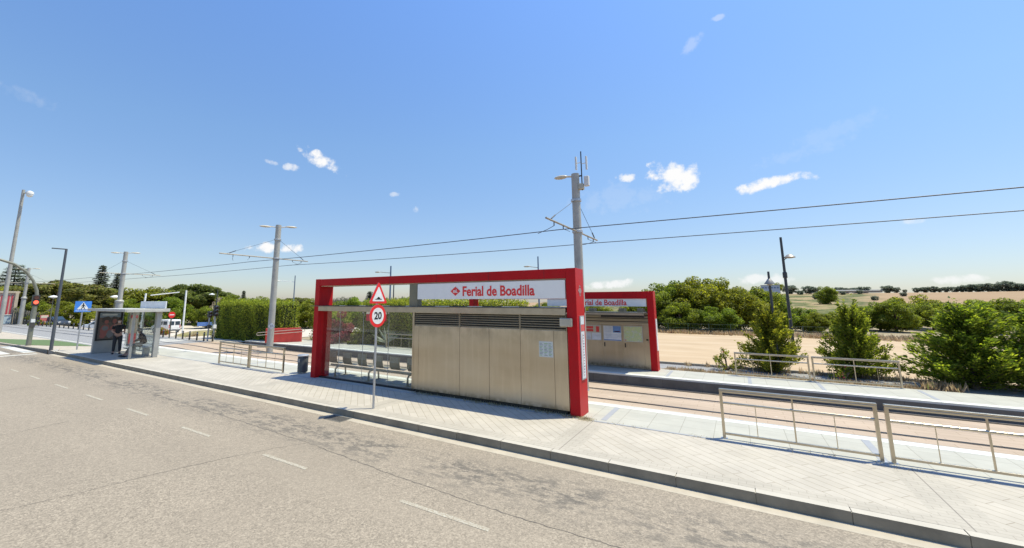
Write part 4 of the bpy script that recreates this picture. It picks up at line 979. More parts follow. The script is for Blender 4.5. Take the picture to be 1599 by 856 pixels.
ta = empty('traffic_signal', 'curved arm traffic signal with a red light reaching over the road at the left edge', 'traffic light', (-37.46, 7.62, .07))
pts = [(0, 0, 0), (0, 0, 2.2), (0, .04, 2.9), (0, -.02, 3.4), (0, -.25, 4.0), (0, -.62, 4.55), (0, -1.2, 5.0), (0, -1.9, 5.25), (0, -2.8, 5.4), (0, -4.0, 5.45)]
MB().tube(pts, [.13, .12, .10, .085, .08, .08, .075, .07, .065, .06], 12).build('curved_mast', M('olive_mast', (.20, .20, .155), .5, .2), ta, smooth=True)
hd = MB().box(-.14, .14, -.16, .16, 2.45, 3.12).build('signal_head', M('signal_black', (.02, .02, .018), .5), ta, bevel=.03)
def lens(z, mat, nm='lens', x=.14, y=0, r=.115, par=None):
    l = MB(); l.prism([(y+r*math.cos(PI*k/8), z+r*math.sin(PI*k/8)) for k in range(16)], x+.002, x+.02, 'x'); return l.build(nm, mat, par)
lens(2.66, M('red_light', (1, .10, .05), .4, emit=1.2), 'red_lens', par=hd)
lens(2.94, M('dark_lens', (.08, .03, .02), .3), 'unlit_lens', par=hd)
MB().box(.06, .20, -.09, .09, 1.42, 1.62).build('sign_box', WHITEP, ta); MB().box(.06, .20, -.11, .11, 1.1, 1.38).build('push_button_box', M('push_dark', (.06, .055, .05), .6), ta)

for x, y, h, lb_, zs in ((-31.62, 15.66, 2.5, 'black three lamp signal head on the post by the hedge corner', True), (-31.95, 15.45, 2.1, 'low dark signal on a thin post left of the three lamp signal', False)):
    t = empty('traffic_signal', lb_, 'traffic light', (x, y, 0), 0, 'signals by the hedge corner')
    MB().tube([(0, 0, 0), (0, 0, h-.2)], .05, 10).build('pole', M('signal_grey', (.30, .33, .36), .5, .2), t)
    hh = MB().box(-.13, .13, -.12, .12, h-(.75 if zs else .45), h).build('signal_head', M('signal_black', (.02, .02, .018), .5), t, bevel=.02)
    for k in range(3 if zs else 2):
        z = h-.13-.25*k if zs else h-.12-.22*k
        lens(z, M('dark_lens', (.08, .03, .02), .3), 'unlit_lens', .13, 0, .08, hh)
        MB().prism([(-.10, z+.02), (-.07, z+.09), (0, z+.12), (.07, z+.09), (.10, z+.02), (.08, z+.02), (.055, z+.075), (0, z+.1), (-.055, z+.075), (-.08, z+.02)], .131, .27, 'x').build('visor', M('visor_grey', (.12, .13, .14), .5), hh)
    MB().box(-.04, .12, -.10, .10, .9, 1.15).build('push_button_box', WHITEP if zs else DARKM, t)

st = empty('no_entry_sign', 'round red sign on a dark post in front of the white van', 'road sign', (-37.24, 15.2, 0))
MB().tube([(0, 0, 0), (0, 0, 1.62)], .05, 8).build('pole', M('olive_dark', (.09, .09, .07), .5), st)
sp_ = MB().prism([(.24*math.cos(PI*k/12), 1.76+.24*math.sin(PI*k/12)) for k in range(24)], .04, .055, 'x').build('sign_disc', SREDP, st)
MB().box(.056, .060, -.16, .16, 1.73, 1.80).build('white_bar', WHITEP, sp_)
# bollards
def bollard(): 
    t = bpy.data.objects.new('bollard', None); C.objects.link(t)
    MB().lathe((0, 0, 0), [(.055, 0), (.05, .5), (.055, .54), (.055, .60), (.035, .625)], 12).build('post', M('bollard_dark', (.05, .05, .045), .5, .2), t, smooth=True)
    MB().lathe((0, 0, .50), [(.0565, 0), (.0575, .01), (.0575, .03), (.0565, .04)], 12).build('band', GALV, t)
    return t
bl = bollard(); first = True
bollards = [(-31.35, 15.5), (-32.25, 15.35), (-33.15, 15.3), (-34.14, 15.25), (-35.12, 15.22), (-36.14, 15.2), (-38.3, 15.2)]
bnames = ['bollard nearest the signal posts by the hedge corner', 'second bollard from the signal posts', 'third bollard from the signal posts', 'bollard in front of the grass mound right of the van', 'bollard just right of the white van rear', 'bollard under the white van rear', 'bollard left of the round red sign, beside the red flowers']
allb = [(x, y, n) for (x, y), n in zip(bollards, bnames)]
for k in range(26):
    x = -45.5 - 1.35*k; allb.append((x, 15.1-.035*k, None))
ordn = ['first', 'second', 'third', 'fourth', 'fifth', 'sixth', 'seventh', 'eighth', 'ninth', 'tenth', 'eleventh', 'twelfth', 'thirteenth', 'fourteenth', 'fifteenth', 'sixteenth', 'seventeenth', 'eighteenth', 'nineteenth', 'twentieth', 'twenty first', 'twenty second', 'twenty third', 'twenty fourth', 'twenty fifth', 'twenty sixth']
for i, (x, y, n) in enumerate(allb):
    if n is None: n = ordn[i-7] + ' dark bollard going left from the bus shelter panel along the side street'
    if i == 0: bl.location = (x, y, .0); tag(bl, n, 'bollard', 'dark bollards along the side street')
    else: copy_tree(bl, (x, y, .0), 0, n)

# red ramp wall with looping handrail
rw = empty('ramp_wall', 'red ramp wall with a looping steel handrail at the end of the far platform', 'wall', (-25.77, 15.95, .15), math.atan2(1.75, 1.15))
MB().box(0, 2.1, 0, .30, 0, .90).build('wall_block', M('wall_red', (.50, .045, .035), .6), rw, bevel=.01)
MB().box(2.105, 2.2, .0, .30, 0, .80).build('end_block', M('wall_red_light', (.62, .07, .06), .6), rw)
MB().tube([(-.45, -.12, .50), (-.50, -.12, .58), (-.45, -.12, .66), (2.1, -.12, .82), (2.3, -.12, .80), (2.35, -.12, .74), (2.3, -.12, .66), (-.45, -.12, .50)], .02, 8).build('handrail', M('rail_beige', (.55, .45, .36), .4, .6), rw)
for x in (.3, 1.0, 1.8): MB().tube([(x, -.12, .60), (x, .02, .60)], .012, 6).build('bracket', GALV, rw)

# height barrier at the forecourt entrance
hb_ = empty('height_barrier', 'white height barrier, two tall posts with a raised bar, behind the white van', 'barrier', (-50.7, 21.9, -.9))
MB().tube([(0, 0, 0), (-.1, 0, 4.9)], .085, 12).build('post', WHITEP, hb_, smooth=True)
MB().tube([(-2.1, -3.1, 0), (-2.0, -3.0, 4.55)], .085, 12).build('post', WHITEP, hb_, smooth=True)
MB().tube([(-1.9, -2.6, 4.35), (-.5, -.5, 4.7)], .05, 8).build('bar', WHITEP, hb_, smooth=True)

# vehicles ----------------------------------------------------------------
def van(label, loc, rz, sc):
    t = empty('parked_van', label, 'van', loc, rz, None, sc)
    W2 = .85
    prof = [(-2.1, .35), (-2.12, .9), (-2.05, 1.82), (-1.9, 1.92), (.7, 1.92), (1.0, 1.82), (1.6, 1.15), (2.25, .95), (2.35, .7), (2.35, .35)]
    b = MB().prism(prof, -W2, W2, 'y').build('body', M('van_white', (.68, .68, .66), .3), t, bevel=.05)
    for s in (-1, 1):
        y = s*(W2+.004)
        for a, c in ((-1.75, -.75), (-.6, .35)):
            MB().box(a, c, min(y, y-s*.01), max(y, y-s*.01), 1.15, 1.68).build('window', CARGL, t)
        MB().prism([(.5, 1.15), (1.45, 1.15), (.98, 1.68), (.5, 1.68)], min(y, y-s*.01), max(y, y-s*.01), 'y').build('window', CARGL, t)
    for y0, y1 in ((-.70, -.08), (.08, .70)): MB().box(-2.125, -2.06, y0, y1, 1.15, 1.68).build('rear_window', CARGL, t)
    for y in (-.78, .70): MB().box(-2.14, -2.05, y, y+.09, .75, 1.2).build('tail_light', M('tail_red', (.5, .03, .02), .3), t)
    MB().box(-2.2, -2.0, -.82, .82, .32, .52).build('rear_bumper', M('bumper_grey', (.12, .12, .12), .6), t, bevel=.03)
    MB().box(-2.135, -2.11, -.26, .26, .58, .70).build('licence_plate', WHITEP, t)
    MB().prism([(.99, 1.80), (1.56, 1.2), (1.62, 1.2), (1.05, 1.82)], -.72, .72, 'y').build('windscreen', CARGL, t)
    for x in (-1.45, 1.5):
        for s in (-1, 1):
            w = MB().tube([(x, s*.72, .32), (x, s*.88, .32)], .32, 18).build('wheel', RUBBER, t)
            MB().tube([(x, s*.885, .32), (x, s*.89, .32)], .18, 14).build('rim', GALV, w)
    return t
van('white delivery van with windows parked beyond the bollards, seen from behind', (-58.9, 23.6, -.92), R(186), .82)
def car(label, loc, rz, mat, sc=.85):
    t = empty('parked_car', label, 'car', loc, rz, 'cars parked beyond the side street', sc)
    prof = [(-2.05, .3), (-2.08, .75), (-1.95, .95), (-1.5, 1.0), (-.9, 1.42), (.4, 1.45), (1.05, 1.0), (1.95, .85), (2.1, .6), (2.1, .3)]
    MB().prism(prof, -.82, .82, 'y').build('body', mat, t, bevel=.05)
    for s in (-1, 1):
        y = s*.825
        MB().prism([(-1.3, 1.0), (-.85, 1.36), (-.3, 1.38), (-.3, 1.0)], min(y, y-s*.01), max(y, y-s*.01), 'y').build('window', CARGL, t)
        MB().prism([(-.22, 1.0), (-.22, 1.38), (.36, 1.38), (.9, 1.0)], min(y, y-s*.01), max(y, y-s*.01), 'y').build('window', CARGL, t)
        for nm, x, m in (('headlight', 2.0, WHITEP), ('tail_light', -2.1, M('tail_red', (.5, .03, .02), .3))): MB().box(x, x+.11, s*.6-.14, s*.6+.14, .62, .78).build(nm, m, t)
        for x in (-1.3, 1.3):
            w = MB().tube([(x, s*.70, .31), (x, s*.84, .31)], .31, 16).build('wheel', RUBBER, t)
            MB().tube([(x, s*.845, .31), (x, s*.85, .31)], .18, 12).build('rim', GALV, w)
    MB().prism([(-1.52, 1.03), (-.93, 1.43), (-.88, 1.44), (-1.42, 1.0)], -.70, .70, 'y').build('rear_window', CARGL, t)
    MB().prism([(.42, 1.46), (1.08, 1.02), (1.12, 1.02), (.48, 1.47)], -.70, .70, 'y').build('windscreen', CARGL, t)
    return t
car('silver car parked beyond the bollards, partly behind the bus shelter', (-60.3, 17.9, -.5), R(70), M('car_silver', (.50, .54, .60), .3, .3), .82)
car('dark car parked under the trees left of the blue crossing sign', (-70.6, 16.2, -.25), R(20), M('car_dark', (.03, .04, .06), .3), .85)

# left edge: striped building, board fence, notice, container
rbx = empty('striped_building', 'low pale building with red striped walls at the left edge', 'building', (-82.5, 13.2, 0))
MB().box(-3, 3, -3.0, 1.25, 0, 3.9).build('wall', M('pink_plaster', (.50, .36, .30), .8), rbx)
sb2 = MB()
for k in range(14): sb2.box(3.002, 3.03, -2.9+.30*k, -2.9+.30*k+.15, .3, 3.6)
sb2.build('red_stripes', M('stripe_red', (.45, .05, .07), .7), rbx)
MB().box(-3.15, 3.15, -3.1, 1.4, 3.9, 4.15).build('roof', M('coping', (.48, .40, .30), .8), rbx)
MB().box(3.0, 3.25, 1.0, 1.3, 0, 3.9).build('pillar', M('coping', (.48, .40, .30), .8), rbx)
fe = MB(); r_ = random.Random(8); yy_ = [13.6+.145*k for k in range(22)]
for k, y in enumerate(yy_):
    h = 2.05 - .55*ss(0, 12, k) + .5*ss(14, 20, k) + r_.uniform(-.05, .05)
    fe.box(-76.2+.16*k, -76.16+.16*k, y, y+.125, 0, h)
tag(fe.build('board_fence', M('grey_boards', (.17, .155, .13), .9, 0, .3, 4)), 'weathered grey board fence of uneven height beyond the bollards at the left', 'fence')
ns_ = empty('notice_board', 'small red and cream notice standing right of the grey board fence', 'sign', (-70.4, 15.3, -.05))
MB().box(-.04, .04, -.36, .36, .1, 1.25).build('panel', M('notice_red', (.58, .14, .13), .6), ns_)
MB().box(.041, .05, -.30, .30, .35, .5).box(.041, .05, -.30, .30, .9, 1.2).build('print', M('notice_cream', (.65, .55, .42), .6), ns_)
for y in (-.3, .3): MB().box(-.03, .03, y-.03, y+.03, 0, .1).build('leg', DARKM, ns_)
cn = empty('utility_cabinet', 'pale blue utility cabinet at the left edge before the striped building', 'cabinet', (-78.2, 13.55, 0))
MB().box(-.4, .4, -.45, .45, .05, 1.1).build('body', M('cabinet_blue', (.45, .55, .62), .5), cn, bevel=.02)
MB().box(-.45, .45, -.5, .5, 1.1, 1.17).build('lid', M('cabinet_lid', (.55, .58, .58), .5), cn)
MB().box(-.38, .38, -.43, .43, 0, .05).build('plinth', KERB, cn)
# far hill buildings
hbx = empty('hill_building', 'pale blue building far off on the hill above the large tree group', 'building', (16.3, 281, 7.6))
MB().box(-4.2, 4.0, -3, 3, 0, 4.1).build('wall', M('far_blue', (.38, .45, .54), .8), hbx)
wb = MB()
for k in range(6): wb.box(-3.8+1.3*k, -3.0+1.3*k, -3.03, -3.002, 2.4, 3.2)
wb.build('window_band', M('far_window', (.12, .18, .28), .4), hbx)
MB().box(-4.4, 4.2, -3.2, 3.2, 4.1, 4.3).build('roof', M('far_roof', (.5, .5, .5), .8), hbx)
brn = empty('farm_shed', 'long low grey shed on the hillside right of the lone tree', 'shed', (54, 293, 7.6))
MB().box(-8.5, 9, -2, 2, 0, .9).build('wall', M('shed_wall', (.30, .28, .24), .8), brn)
MB().prism([(-2.3, .9), (2.3, .9), (0, 1.5)], -8.8, 9.3, 'x').build('roof', M('shed_roof', (.18, .18, .17), .8), brn)
# blue skip / wall behind the mound
tag(MB().box(-2.4, 2.4, -.06, .06, 0, .42).build('blue_hoarding', M('hoarding_blue', (.10, .20, .48), .6)), 'low blue hoarding behind the grass mound by the van', 'hoarding')
bpy.data.objects['blue_hoarding'].location = (-51.5, 26.3, .02); bpy.data.objects['blue_hoarding'].rotation_euler = (0, 0, R(70))
# wire fence in front of the large tree group
wf = empty('wire_fence', 'thin green wire fence at the foot of the large tree group', 'fence', (-3, 41.8, 0))
for k in range(9): MB().tube([(-4+1.6*k, 0, 0), (-4+1.6*k, 0, .9)], .02, 6).build('post', M('fence_green', (.06, .10, .08), .6), wf)
w_ = MB()
for z in (.15, .5, .85): w_.tube([(-4, 0, z), (8.8, 0, z)], .005, 4)
for k in range(64): w_.tube([(-4+.2*k, 0, .1), (-4+.2*k, 0, .86)], .004, 3)
w_.build('mesh_panel', M('fence_green', (.06, .10, .08), .6), wf)

# ---------------------------------------------------------------- foliage
def leaf_mesh(name, P, D, N, L, Wd, mat, fold=True):
    """P centres, D leaf direction, N normal, L length, Wd width (arrays) -> one mesh of leaf-sized kites."""
    D = D/np.linalg.norm(D, axis=1, keepdims=True); N = N - D*np.sum(N*D, 1, keepdims=True); N /= np.linalg.norm(N, axis=1, keepdims=True)+1e-9
    Sd = np.cross(D, N); L = L[:, None]; Wd = Wd[:, None]
    v = np.stack([P-D*L*.5, P+Sd*Wd*.5-D*L*.05, P+D*L*.5, P-Sd*Wd*.5-D*L*.05], 1).reshape(-1, 3)
    n = len(P); me = bpy.data.meshes.new(name); me.vertices.add(4*n); me.vertices.foreach_set('co', v.ravel())
    me.loops.add(4*n); me.loops.foreach_set('vertex_index', np.arange(4*n)); me.polygons.add(n)
    me.polygons.foreach_set('loop_start', np.arange(0, 4*n, 4)); me.update(calc_edges=True); me.validate()
    me.materials.append(mat); return me
def rs_dirs(rg, n):
    d = rg.normal(size=(n, 3)); return d/np.linalg.norm(d, axis=1, keepdims=True)
def clumps_mesh(name, rg, cen, rad, per, size, mat, flat=.8, up=1.1):
    """leaves on the shells of many clumps: uneven outline, gaps and dark hollows between them."""
    P, D, N, L = [], [], [], []
    for c, r in zip(cen, rad):
        n = int(per*(r/np.mean(rad))**2); d = rs_dirs(rg, n); rr = r*(.55+.5*rg.random(n)**.5)[:, None]
        P.append(c + d*rr*np.array([1, 1, flat])); nn = d + rs_dirs(rg, n)*.7 + np.array([0, 0, up]); N.append(nn); D.append(rs_dirs(rg, n) + d*.3); L.append(size*(.6+.9*rg.random(n)))
    P, D, N, L = map(np.concatenate, (P, D, N, L))
    return leaf_mesh(name, P, D, N, L, L*.62, mat)
def limbs(rg, base_r, h0, targets, n=6):
    mb = MB(); mb.tube([(0, 0, 0), (rg.normal()*.01, rg.normal()*.01, h0*.5), (0, 0, h0), (.0, .01, h0+.25)], [base_r*1.3, base_r, base_r*.8, base_r*.4], 8)
    for t in targets:
        s = h0*(.55+.45*rg.random()); t = Vector(t); m = Vector((t.x*.45, t.y*.45, s+(t.z-s)*.55))
        mb.tube([(0, 0, s), m, t], [base_r*.45, base_r*.28, base_r*.08], 5)
    return mb
def tree_proto(kind, seed):
    """unit-height tree (crown reaches z = 1) standing at the origin: children trunk and crown."""
    rg = np.random.default_rng(seed); t = bpy.data.objects.new(kind + '_tree', None)
    C.objects.link(t)
    if kind in ('broad', 'grey', 'hill'):
        n = 74; d = rs_dirs(rg, n); rr = (.5+.5*rg.random(n))[:, None]
        cen = np.array([0, 0, .47]) + d*rr*np.array([.46, .46, .45]); cen[:, 2] = np.maximum(cen[:, 2], .06); rad = .075+.08*rg.random(n)
        cen[:, 2] = np.minimum(cen[:, 2], .99-rad*.85)
        cr = clumps_mesh('crown', rg, cen, rad, {'broad': 300, 'grey': 200, 'hill': 50}[kind], {'broad': .030, 'grey': .028, 'hill': .07}[kind], {'broad': LEAF, 'grey': LEAFG, 'hill': LEAFD}[kind])
        tr = limbs(rg, .028, .32, cen[rg.permutation(n)[:12]])
    elif kind == 'pine':
        n = 84; a = rg.random(n)*2*PI; q = np.sqrt(rg.random(n)); cen = np.stack([np.cos(a)*q*.50, np.sin(a)*q*.50, .58+.33*np.sqrt(np.maximum(0, 1-q*q))-.42*rg.random(n)*(1-q*.3)], 1)
        rad = .07+.055*rg.random(n); cen[:, 2] = np.minimum(cen[:, 2], .99-rad*.6)
        cr = clumps_mesh('crown', rg, cen, rad, 340, .032, LEAFP, .6, .7)
        tr = limbs(rg, .03, .50, cen[rg.permutation(n)[:16]])
    elif kind in ('spruce', 'cedar'):
        P, D, N, L = [], [], [], []; mb = MB(); mb.tube([(0, 0, 0), (0, 0, .5), (0, 0, .97)], [.022, .014, .003], 7)
        levels = 26 if kind == 'spruce' else 16; W0 = .22 if kind == 'spruce' else .34
        for k in range(levels):
            z = .12 + .86*k/levels; w = W0*(1-(z-.08)/.95)**(.8 if kind == 'spruce' else .6)+.015
            nb = 8 if kind == 'spruce' else 9
            for j in range(nb):
                if rg.random() < .1: continue
                a = 2*PI*j/nb + k*1.7 + rg.normal()*.2; ln = w*(.7+.5*rg.random()); drop = -.25 if kind == 'spruce' else -.02
                dv = np.array([math.cos(a), math.sin(a), drop]); tip = np.array([0, 0, z]) + dv*ln
                mb.tube([(0, 0, z), tuple(tip)], [.004, .001], 4)
                m = int(70*ln/w0) if (w0 := .15) else 0; m = max(m, 12)
                s = rg.random(m)**.7; side = np.array([-math.sin(a), math.cos(a), 0]); sp = (rg.random(m)-.5)*2*ln*(.38 if kind == 'spruce' else .5)*(1-s*.6)
                P.append(np.array([0, 0, z]) + s[:, None]*dv*ln + sp[:, None]*side + np.stack([rg.normal(size=m)*.004, rg.normal(size=m)*.004, rg.normal(size=m)*(.007 if kind == 'spruce' else .013)], 1))
                D.append(dv + side*np.sign(sp)[:, None]*.8 + rs_dirs(rg, m)*.3); N.append(np.tile([0, 0, 1.], (m, 1)) + rs_dirs(rg, m)*.5); L.append(.026+.022*rg.random(m))
        P, D, N, L = map(np.concatenate, (P, D, N, L)); cr = leaf_mesh('crown', P, D, N, L, L*.4, LEAFS); tr = mb
    elif kind == 'conifer':                                  # loose cypress: plumes that rise and splay, bright tips
        P, D, N, L = [], [], [], []; mb = MB(); mb.tube([(0, 0, 0), (.01, 0, .5), (0, .01, .92)], [.03, .02, .004], 7)
        nb = 120
        for k in range(nb):
            z0 = .02 + .80*(k/nb)**1.05; a = k*2.4 + rg.normal()*.3; reach = (.47*(1-(z0/.98)**1.1)+.05)*(.55+.6*rg.random())
            rise = .10+.16*rg.random()+.10*z0; side = np.array([-math.sin(a), math.cos(a), 0]); out = np.array([math.cos(a), math.sin(a), 0])
            pts = [np.array([0, 0, z0]) + out*reach*s + np.array([0, 0, rise*s**1.4]) for s in (0, .35, .7, 1)]
            mb.tube([tuple(p) for p in pts], [.008, .005, .003, .001], 4)
            m = int(260*(.4+reach)); s = .12+.88*rg.random(m)**.75
            c = np.array([0, 0, z0]) + out*(reach*s)[:, None] + np.array([0, 0, 1.])*(rise*s**1.4)[:, None]
            sp = rg.normal(size=m)*.040*(1.25-s); c = c + side*sp[:, None] + np.array([0, 0, 1.])*(rg.normal(size=m)*.026)[:, None] + out*(rg.normal(size=m)*.02)[:, None]
            P.append(c); D.append(out*.8 + np.array([0, 0, .6]) + side*(np.sign(sp)*.55)[:, None] + rs_dirs(rg, m)*.35); N.append(rs_dirs(rg, m)*.8 + np.array([0, 0, .8]) + out*.5); L.append((.024+.030*rg.random(m)))
        P, D, N, L = map(np.concatenate, (P, D, N, L)); P[:, 2] = np.maximum(P[:, 2], .01)
        cr = leaf_mesh('crown', P, D, N, L, L*.42, LEAFC); tr = mb
    o = tr.build('trunk', BARK, t); c = bpy.data.objects.new('crown', cr); C.objects.link(c); c.parent = t
    return t
LEFT_T = [
    ('cedar', -94.57, 16.51, -0.42, 9.38, 1, 'tall layered dark cedar rising behind the red striped building'),
    ('broad', -87.02, 13.10, -0.40, 6.29, 1.2, 'green tree cut by the left edge of the picture'),
    ('broad', -90.30, 17.59, -0.67, 5.80, 1.2, 'dark green tree between the tall cedar and the big round pine'),
    ('pine', -82.83, 19.09, -0.79, 7.39, 1.5, 'widest umbrella pine behind the dark street lamp'),
    ('broad', -76.39, 15.78, -0.40, 3.45, 1.2, 'low green tree just behind the grey board fence'),
    ('broad', -73.77, 18.27, -0.91, 4.13, 1.3, 'bright yellow green tree behind the blue crossing sign'),
    ('pine', -84.84, 23.38, -0.92, 6.42, 1.5, 'umbrella pine to the right of the widest pine'),
    ('spruce', -107.68, 30.80, -0.92, 11.45, 1, 'tall grey green conifer poking above the pines, the taller of the pair'),
    ('spruce', -106.98, 33.15, -0.92, 9.89, 1, 'shorter conifer close beside the tall grey green conifer'),
    ('pine', -80.09, 25.33, -0.92, 5.79, 1.2, 'reddish umbrella pine behind the bus shelter roof'),
    ('broad', -77.03, 28.12, -0.92, 6.71, 1.5, 'big bright round tree above the right end of the bus shelter'),
    ('broad', -72.06, 24.16, -0.92, 4.36, 1, 'low dark tree behind the shelter name board'),
    ('broad', -66.75, 26.99, -0.92, 4.53, 1.2, 'bright green tree behind the white van'),
    ('pine', -76.58, 34.52, -0.92, 7.05, 1.3, 'dark umbrella pine behind the leafless tree'),
    ('broad', -81.06, 34.25, -0.92, 6.50, 1.1, 'dark green tree between the height barrier posts'),
    ('pine', -77.16, 37.98, -0.92, 6.20, 1.3, 'pine behind the near end of the clipped hedge'),
    ('broad', -63.13, 30.24, -0.92, 3.46, 1.2, 'green tree beside the signal pole and the hedge corner'),
    ('broad', -70.66, 37.51, -0.92, 5.11, 1.2, 'green tree above the thin dark lamp by the hedge'),
    ('spruce', -83.04, 46.15, -0.92, 6.16, 0.9, 'small pointed conifer poking above the clipped hedge'),
    ('broad', -65.76, 38.11, -0.92, 4.46, 1.2, 'green tree behind the hedge, left of the middle tram pole'),
    ('broad', -62.93, 38.94, -0.92, 4.95, 1.2, 'green tree directly behind the middle tram pole'),
    ('broad', -55.17, 36.23, -0.92, 4.28, 1.2, 'green tree right of the middle tram pole'),
    ('pine', -59.05, 41.19, -0.92, 4.65, 1.3, 'pine behind the red ramp wall'),
    ('broad', -51.30, 38.27, -0.92, 4.37, 1.2, 'green tree behind the red leaved shrub'),
    ('broad', -39.07, 31.20, -0.92, 3.79, 1.1, 'green tree behind the left leg of the near red frame'),
    ('grey', -50.39, 42.62, -0.92, 5.07, 1.1, 'grey leaved tree seen in the upper left opening of the red frame'),
    ('broad', -46.07, 41.49, -0.92, 4.82, 1.2, 'green tree left of the bump warning triangle'),
    ('spruce', -47.44, 45.88, -0.92, 5.49, 1.4, 'pointed conifer behind the bump warning triangle'),
    ('broad', -41.75, 43.10, -0.92, 4.53, 1, 'green tree just right of the bump warning triangle'),
    ('grey', -43.16, 47.26, -0.92, 5.07, 1.1, 'grey green tree in the opening, left of the brown frame post'),
    ('broad', -38.84, 45.73, -0.92, 4.72, 1.1, 'tree crossed by the brown frame post'),
    ('broad', -30.81, 41.89, -0.02, 3.14, 1.2, 'tree glimpsed below the left end of the name sign'),
    ('broad', -26.16, 44.94, -0.02, 3.06, 1.3, 'tree glimpsed below the middle of the name sign'),
    ('broad', -19.83, 48.07, -0.02, 3.06, 1.3, 'tree glimpsed below the right end of the name sign'),
    ('broad', -13.06, 46.19, -0.02, 2.89, 1.2, 'tree behind the left part of the far shelter'),
    ('broad', -9.55, 47.04, -0.02, 2.82, 1.2, 'tree behind the right part of the far shelter'),
]
RIGHT_T = [
    ('broad', -6.98, 45.47, -0.02, 4.41, 0.95, 'leftmost tree of the large group right of the far shelter'),
    ('broad', -5.70, 47.66, -0.02, 5.52, 1.1, 'second and tallest clump of the large group by the far shelter'),
    ('broad', -3.63, 47.86, -0.02, 5.59, 1.1, 'full topped tree in the middle of the large group'),
    ('broad', -1.89, 48.96, -0.02, 5.33, 1.1, 'tree right of the middle of the large group'),
    ('broad', -0.11, 48.00, -0.02, 4.60, 1.1, 'tree of the large group left of the short lamp post'),
    ('broad', 1.35, 49.98, -0.02, 4.77, 1.0, 'tree of the large group just behind the short lamp post'),
    ('broad', 2.74, 49.93, -0.02, 3.99, 1.0, 'last tree of the large group, between the two lamp posts'),
    ('broad', -4.58, 43.76, -0.02, 2.87, 1.3, 'low tree at the foot of the large group, left'),
    ('broad', -1.49, 43.97, -0.02, 2.58, 1.4, 'low tree at the foot of the large group, right'),
    ('broad', 3.86, 51.86, -0.02, 2.63, 1.1, 'dark tree just left of the tall lamp post'),
    ('broad', 5.23, 51.74, -0.02, 2.38, 1.2, 'dark tree just right of the tall lamp post'),
    ('broad', 6.13, 49.62, -0.02, 1.94, 1.2, 'low tree below the lone hillside tree'),
    ('broad', 7.81, 51.41, -0.02, 2.04, 1.2, 'tree behind the left side of the second conifer'),
    ('broad', 9.88, 55.12, -0.02, 2.63, 1.2, 'tree behind the top of the second conifer'),
    ('broad', 11.74, 56.80, -0.02, 2.94, 1.2, 'tree right of the second conifer'),
    ('broad', 12.37, 54.62, -0.02, 3.11, 1.2, 'dark tree in the gap between the second conifer and the big one'),
    ('broad', 15.91, 64.05, -0.02, 3.85, 1.2, 'tallest dark tree before the brown field'),
    ('broad', 16.24, 59.84, -0.02, 3.13, 1.2, 'tree at the left shoulder of the big conifer'),
    ('broad', 16.94, 57.56, -0.02, 2.87, 1.2, 'tree behind the left top of the big conifer'),
    ('broad', 18.38, 57.12, -0.02, 3.10, 1.2, 'tree behind the middle of the big conifer'),
    ('broad', 19.39, 56.78, -0.02, 3.38, 1.2, 'tree behind the right top of the big conifer'),
    ('broad', 20.38, 56.43, -0.02, 3.31, 1.2, 'second tree from the right edge of the picture'),
    ('broad', 21.26, 56.11, -0.02, 3.24, 1.2, 'tree at the right edge of the picture'),
]
PROT = {}
USED = {}
def plant(kind, x, y, z, h, w, label, group, cat='tree', name=None):
    ks = {'broad': 4, 'pine': 2, 'spruce': 1, 'cedar': 1, 'grey': 1, 'conifer': 2, 'hill': 1}[kind]
    idx = USED.get(kind, 0) % ks; USED[kind] = USED.get(kind, 0)+1
    key = (kind, idx); rr = random.Random(int(x*31+y*17))
    nm = {'broad': 'broadleaf_tree', 'pine': 'umbrella_pine', 'spruce': 'spruce_tree', 'cedar': 'cedar_tree', 'grey': 'grey_leaved_tree', 'conifer': 'cypress_shrub', 'hill': 'hill_tree'}[kind]
    if key not in PROT:
        t = tree_proto(kind, 11+idx*7+len(kind)); PROT[key] = t; t.name = nm
    else: t = copy_tree(PROT[key], (0, 0, 0))
    t.location = (x, y, z); t.rotation_euler = (0, 0, rr.random()*6.28); t.scale = (h*w, h*w, h)
    return tag(t, label, cat, group)
for r_ in LEFT_T: plant(*r_, 'trees beyond the side street and hedge')
for r_ in RIGHT_T: plant(*r_, 'trees beyond the sandy lot')
plant('broad', 20.99, 148.52, 1.9, 5.3, 1.0, 'lone round tree standing on the green hillside', None)
plant('broad', 18.29, 284.41, 6.9, 7.0, 1.2, 'tree beside the far blue building on the hill', None)
RIDGE_T = [[(26.0,298.9,7.68,3.49),(29.7,298.5,7.68,2.69),(34.5,298.0,7.68,3.30),(37.2,297.7,7.68,2.89),(47.3,296.2,7.68,3.02),(50.3,295.8,7.68,2.61),(53.4,295.2,7.68,3.21),(57.0,294.5,7.68,2.79),(65.3,292.8,7.68,2.58),(68.3,292.1,7.68,2.83),(71.3,291.4,7.68,2.43),(75.1,290.5,7.68,2.33),(78.0,289.7,7.68,2.88),(80.4,289.0,7.68,2.81),(82.4,288.5,7.68,2.75),(84.4,287.9,7.68,2.99),(87.0,287.1,7.68,2.32),(89.2,286.4,7.68,2.25),(91.1,285.8,7.68,2.49),(94.0,284.9,7.68,2.99),(97.0,283.9,7.68,3.17),(98.8,283.3,7.68,2.82),(101.2,282.4,7.68,3.31),(103.1,281.7,7.68,2.96),(105.1,281.0,7.68,3.44),(107.0,280.3,7.68,3.37)]]
rl = random.Random(2)
for i, (x, y, z, h) in enumerate(RIDGE_T[0]):
    s = 'left' if i < 8 else 'right'; k = i if i < 8 else i-8
    plant('hill', x, y, z-.3, h*(.45+1.0*rl.random())+.6, 1.0+rl.random()*.5, f"{ordn[k]} small dark tree from the left on the {'skyline above the green slope' if i < 8 else 'skyline above the brown field'}", 'small trees on the skyline')
